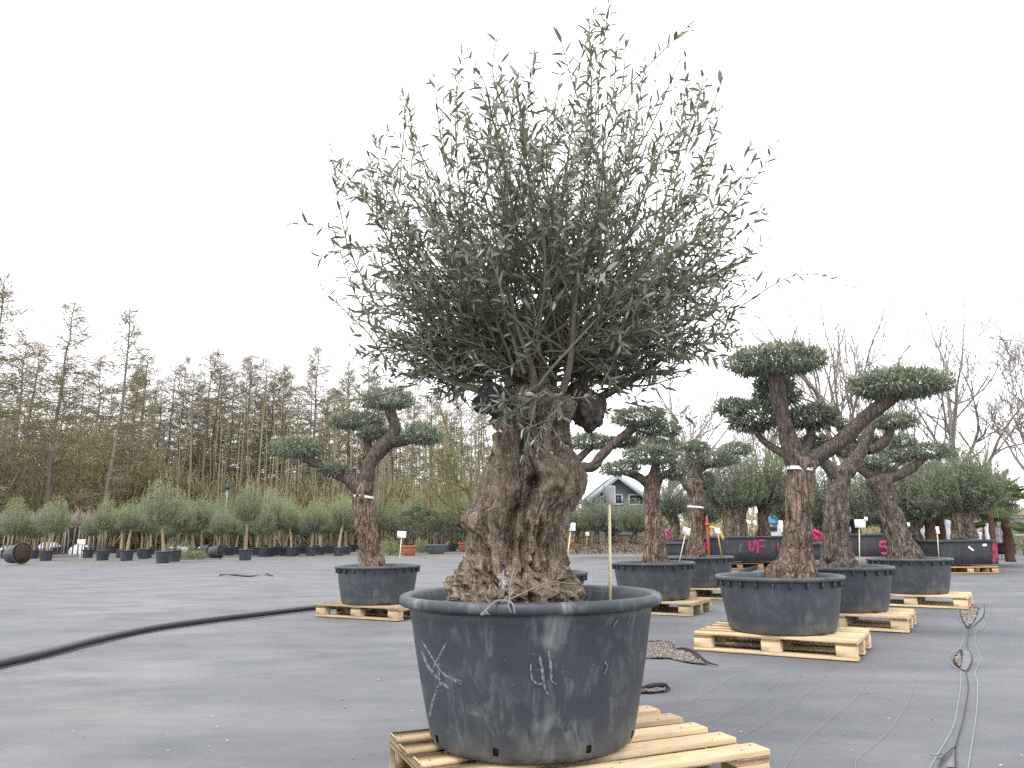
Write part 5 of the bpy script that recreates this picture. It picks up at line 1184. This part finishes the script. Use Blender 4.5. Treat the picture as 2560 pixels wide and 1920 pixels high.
# ------------------------------------------------------------------ house, lamp, palm, rail, odds
ROOF = plain('blue_grey_roof_edge', (.33, .38, .42), .6, .08, 3); DARKWALL = plain('dark_timber', (.05, .055, .06), .8, .2, 4); GREYWALL = plain('grey_green_boards', (.13, .16, .16), .8, .12, 5); ROOFT = plain('roof_tiles', (.1, .1, .105), .8, .3, 4); FRAME = plain('window_frame_paint', (.45, .48, .5), .5, .05, 5)
GLASS, t_, b_ = mat('window_glass', .08, .6); b_.inputs['Base Color'].default_value = (.04, .05, .07, 1)
HYY = 62.0; ap = at(1545, 1190, HYY); le = at(1472, 1250, HYY); re = at(1622, 1244, HYY); slope = (ap[2] - le[2]) / (ap[0] - le[0]); ez = le[2]; hx = ap[0] - le[0]
HS = thing('gabled_house', 'grey gabled house with pale roof edges behind the middle row', 'house', (ap[0], HYY, 0))
m = MB(); x0, x1 = ap[0] - hx * .93, ap[0] + hx * .93; m.add([(x0, HYY + .6, 0), (x1, HYY + .6, 0), (x1, HYY + .6, ez + .1), (ap[0], HYY + .6, ap[2] - .25), (x0, HYY + .6, ez + .1), (x0, HYY + 9, 0), (x1, HYY + 9, 0), (x1, HYY + 9, ez + .1), (ap[0], HYY + 9, ap[2] - .25), (x0, HYY + 9, ez + .1)], [(2, 3, 4), (7, 9, 8)], [(0, 1, 2, 4), (5, 9, 7, 6), (0, 4, 9, 5), (1, 6, 7, 2)]); part('wall', m, GREYWALL, HS)
for sg in (-1, 1):
    m = MB(); e = (ap[0] + sg * hx * 1.06, ap[2] - slope * hx * 1.06)
    nrm = np.array([-sg * (ap[2] - e[1]), 0, 0]); G = np.array([[(ap[0], yy, ap[2] + dz), (e[0], yy, e[1] + dz)] for yy, dz in ((HYY, 0.0), (HYY + 9.5, 0.0), (HYY + 9.5, .2), (HYY, .2))]); m.grid(np.transpose(G, (1, 0, 2)), True, True, True); rf = part('roof', m, ROOFT, HS)
    m = MB(); m.grid(np.transpose(np.array([[(ap[0], yy, ap[2] + dz), (e[0], yy, e[1] + dz)] for yy, dz in ((HYY - .12, -.25), (HYY - .01, -.25), (HYY - .01, .24), (HYY - .12, .24))]), (1, 0, 2)), True, True, True); part('bargeboard', m, ROOF, rf)
for zx0, zx1, zy0, zy1 in [(398, 438, 797, 855), (500, 590, 797, 860), (285, 305, 775, 800)]:
    a = at(1400 + zx0 * .34965, 960 + zy1 * .34965, HYY + .6); b = at(1400 + zx1 * .34965, 960 + zy0 * .34965, HYY + .6); m = MB(); f = .12
    m.box(a[0] - f, b[0] + f, HYY + .5, HYY + .59, b[2], b[2] + f); m.box(a[0] - f, b[0] + f, HYY + .5, HYY + .59, a[2] - f, a[2]); m.box(a[0] - f, a[0], HYY + .5, HYY + .59, a[2], b[2]); m.box(b[0], b[0] + f, HYY + .5, HYY + .59, a[2], b[2]); w_ = part('window', m, FRAME, HS); m = MB(); m.box(a[0], b[0], HYY + .55, HYY + .58, a[2], b[2]); part('pane', m, GLASS, w_)
# lamp post
p = at(566, 1260, 43); q = at(565, 1224, 43); t = thing('lamp_post', 'thin green lamp post among the far left olives', 'lamp post', (p[0], 43, 0)); m = MB(); m.tube(np.array([[p[0], 43, 0], [p[0], 43, q[2] * .5], [p[0], 43, q[2]]]), [.06, .05, .05], 8); part('pole', m, plain('green_paint', (.2, .28, .24), .5), t); m = MB(); m.tube(np.array([[p[0], 43, q[2]], [p[0], 43, q[2] + .05], [p[0], 43, q[2] + .22], [p[0], 43, q[2] + .26]]), [.1, .14, .14, .1], 10); part('lamp_head', m, DARKWALL, t)
# palms
def palm(label, px, py, Y, h, w_, seed, crown=True):
    p = at(px, py, Y); p[2] = .3; r = np.random.default_rng(seed); t = thing('fan_palm', label, 'palm', p, 'fan palms on the right'); m = MB(); k = ppm(p); rad = w_ * k / 2; bark_limb(m, [p - [0, 0, .2], p + [.02, 0, h * .5], p + [0, 0, h]], [rad * 1.1, rad, rad * .9], 16, .05, .3, seed, True, 18, .9); part('trunk', m, plain('shaggy_palm_fibre', (.12, .075, .055), .95, .5, 30, .05, .8) if 'shaggy_palm_fibre' not in MATS else MATS['shaggy_palm_fibre'], t, True)
    lf = MB(); c = p + [0, 0, h]
    for q in range(26):
        a = r.random() * 6.283; el = r.uniform(-.5, 1.3); d = np.array([math.cos(a) * math.cos(el), math.sin(a) * math.cos(el), math.sin(el)]); st = c + d * r.uniform(.45, .7); lf.tube(np.array([c, (c + st) / 2 + [0, 0, .03], st]), [.012, .01, .008], 4, False, .3); s_ = unit(np.cross(d, [0, 0, 1])); n_ = 18
        an = np.linspace(-1.25, 1.25, n_); D = d[None] * np.cos(an)[:, None] + s_[None] * np.sin(an)[:, None]; D[:, 2] -= .18; add_leaves(lf, np.repeat(st[None], n_, 0), D, np.repeat(np.cross(s_, d)[None], n_, 0), np.full(n_, .55) * (1 - .25 * np.abs(an)), np.full(n_, .035), np.clip(.5 + .2 * r.normal(size=n_), 0, 1), True, -.08)
    part('fronds', lf, LEAF_PALM, t, False, True)
palm('fan palm in a square pot at the right edge', 2520, 1358, 20, .95, 22, 1)
planter('small black square pot under the fan palm', 2505, 2545, 1357, 1386, 20, .45)
palm('shaggy palm trunk left of the far right planter', 2330, 1372, 19.5, 1.5, 28, 2); palm('darker palm trunk beside the far right planter', 2356, 1370, 20.5, 1.45, 20, 3); palm('slim palm trunk just right of the far right planter', 2484, 1366, 19, 1.35, 14, 4); palm('palm trunk left of the white wrapped post', 2292, 1366, 21, 1.3, 22, 5)
for i, (px, y0, y1, w_) in enumerate([(2312, 1300, 1352, 13), (2372, 1298, 1342, 13), (2470, 1302, 1350, 9), (2450, 1330, 1345, 10), (2284, 1308, 1330, 8)]):
    a = at(px, y1, 22.5); b = at(px, y0, 22.5); k = ppm(a); m = MB(); n = 9; zzz = np.linspace(max(0, a[2] - .3), b[2], n); m.tube(np.stack([np.full(n, a[0]) + .01 * np.sin(np.arange(n)), np.full(n, 22.5), zzz], 1), w_ * k / 2 * (1 + .15 * np.sin(np.arange(n) * 2.1)), 10); single('wrapped_post', m, WHITE, f'white wrapped bundle between the palm trunks, {ORD[[1, 2, 4, 3, 0][i]]} from the left', 'bundle', (a[0], 22.5, 0), 'white bundles behind the far right planter', True)
# railing and wall at the right edge
p0 = at(2486, 1360, 24); RY = 24; t = thing('metal_railing', 'galvanised railing at the right edge behind the palm', 'railing', (p0[0], RY, 0)); zt = at(2540, 1315, RY)[2]
m = MB(); m.tube(np.array([[p0[0], RY, zt], [p0[0] + 2, RY, zt], [p0[0] + 4, RY, zt]]), .03, 8); part('top_rail', m, RAIL, t); m = MB(); m.tube(np.array([[p0[0], RY, zt - .28], [p0[0] + 2, RY, zt - .28], [p0[0] + 4, RY, zt - .28]]), .025, 8); part('mid_rail', m, RAIL, t)
for k in range(6):
    m = MB(); x = p0[0] + (.0, .1, .2, .3, 1.0, 2.2)[k]; m.tube(np.array([[x, RY + .03, 0], [x, RY + .03, zt / 2], [x, RY + .03, zt]]), .022, 6); part('post', m, RAIL, t)
m = MB(); a = at(2470, 1290, 34); m.box(a[0], a[0] + 9, 34, 34.4, 0, a[2]); m.box(a[0], a[0] + 9, 33.97, 33.999, a[2] - .12, a[2] + .03); single('garden_wall', m, plain('dark_panel', (.14, .155, .175), .7, .1, 2), 'dark grey panel wall behind the right railing', 'wall', (a[0], 34, 0))
shrub('yellow green bush at the right edge behind the railing', 2552, 1330, 1.3, 2.0, 61, LEAF_OLIVE, 2600, .09, Y=28)
# blue-topped cabin, red standpipe
a = at(1920, 1338, 30); b = at(1941, 1290, 30); w_ = b[0] - a[0]; t = thing('small_cabin', 'small white cabin with rounded blue roof behind the planters', 'cabin', ((a[0] + b[0]) / 2, 31, 0)); zc = at(1930, 1306, 30)[2]; m = MB(); m.box(a[0], b[0] + .15, 30, 30.5, 0, zc); part('wall', m, plain('white_paint_panel', (.4, .43, .46), .5, .05), t)
m = MB(); n = 12; an = np.linspace(0, math.pi, n); cxm = (a[0] + b[0] + .15) / 2; hw_ = (b[0] + .15 - a[0]) / 2 * 1.06; m.grid(np.array([[(cxm - math.cos(q) * hw_, yy, zc - .02 + math.sin(q) ** .6 * (b[2] - zc)) for q in an] for yy in (29.95, 30.55)]), False); m.grid(np.array([[(cxm - math.cos(q) * hw_, 29.95, zc - .02 + f * math.sin(q) ** .6 * (b[2] - zc)) for q in an] for f in (0, 1)]), False); part('roof', m, BLUE, t)
m = MB(); m.box(a[0] + .06, b[0] - .02, 29.96, 29.99, zc - .32, zc - .06); part('window', m, GLASS, t)
p = at(1770, 1342, 19); q = at(1770, 1288, 19); t = thing('standpipe', 'orange red standpipe with a yellow hose beside the VF planter', 'standpipe', (p[0], 19, 0)); m = MB(); m.tube(np.array([[p[0], 19, 0], [p[0], 19, q[2] * .6], [p[0], 19, q[2] * .92], [p[0], 19, q[2]]]), [.035, .035, .03, .012], 8); m.tube(np.array([[p[0], 19, q[2] * .8], [p[0], 19, q[2] * .86]]), [.06, .06], 8); part('pipe', m, RED, t)
m = MB(); m.tube(catmull(np.array([[p[0] + .03, 19, q[2] * .78], [p[0] + .15, 18.95, q[2] * .77], [p[0] + .3, 18.95, q[2] * .70], [p[0] + .36, 18.95, q[2] * .55]]), 12), .03, 8); part('hose', m, YEL, t)
for px, Y, lab in [(1666, 21.2, 'red strap tied round the small trunk behind the tilted card'), (2042, 15, 'red strap end beside the second trunk')]:
    m = MB(); P = [at(px - 8, 1326, Y), at(px, 1330, Y - .05), at(px + 9, 1336, Y), at(px + 12, 1350, Y)]; m.tube(catmull(np.array(P), 14), .035, 6); m.tube(catmull(np.array([P[0], at(px - 4, 1338, Y), at(px + 1, 1350, Y)]), 8), .03, 6); single('red_strap', m, PINK, lab, 'strap', P[1], smooth=True)
for i, (px, b0, t0, Y, lab) in enumerate([(1870, 1338, 1309, 19.4, 'left small white card of the pair in the VF planter'), (1884, 1338, 1309, 19.5, 'right small white card of the pair in the VF planter'), (1948, 1336, 1322, 19.4, 'white card leaning beside the front right trunk'), (2162, 1332, 1300, 16.6, 'small white card behind the wide one'), (2267, 1338, 1314, 17, 'small white card right of the leaning trunk'), (1466, 1366, 1338, 26, 'tiny white card in the far terracotta bowl')]):
    stake(lab, (px, b0), (px + 2, t0), 9 if i != 2 else 10, 9 if i != 2 else 24, Y, .05)
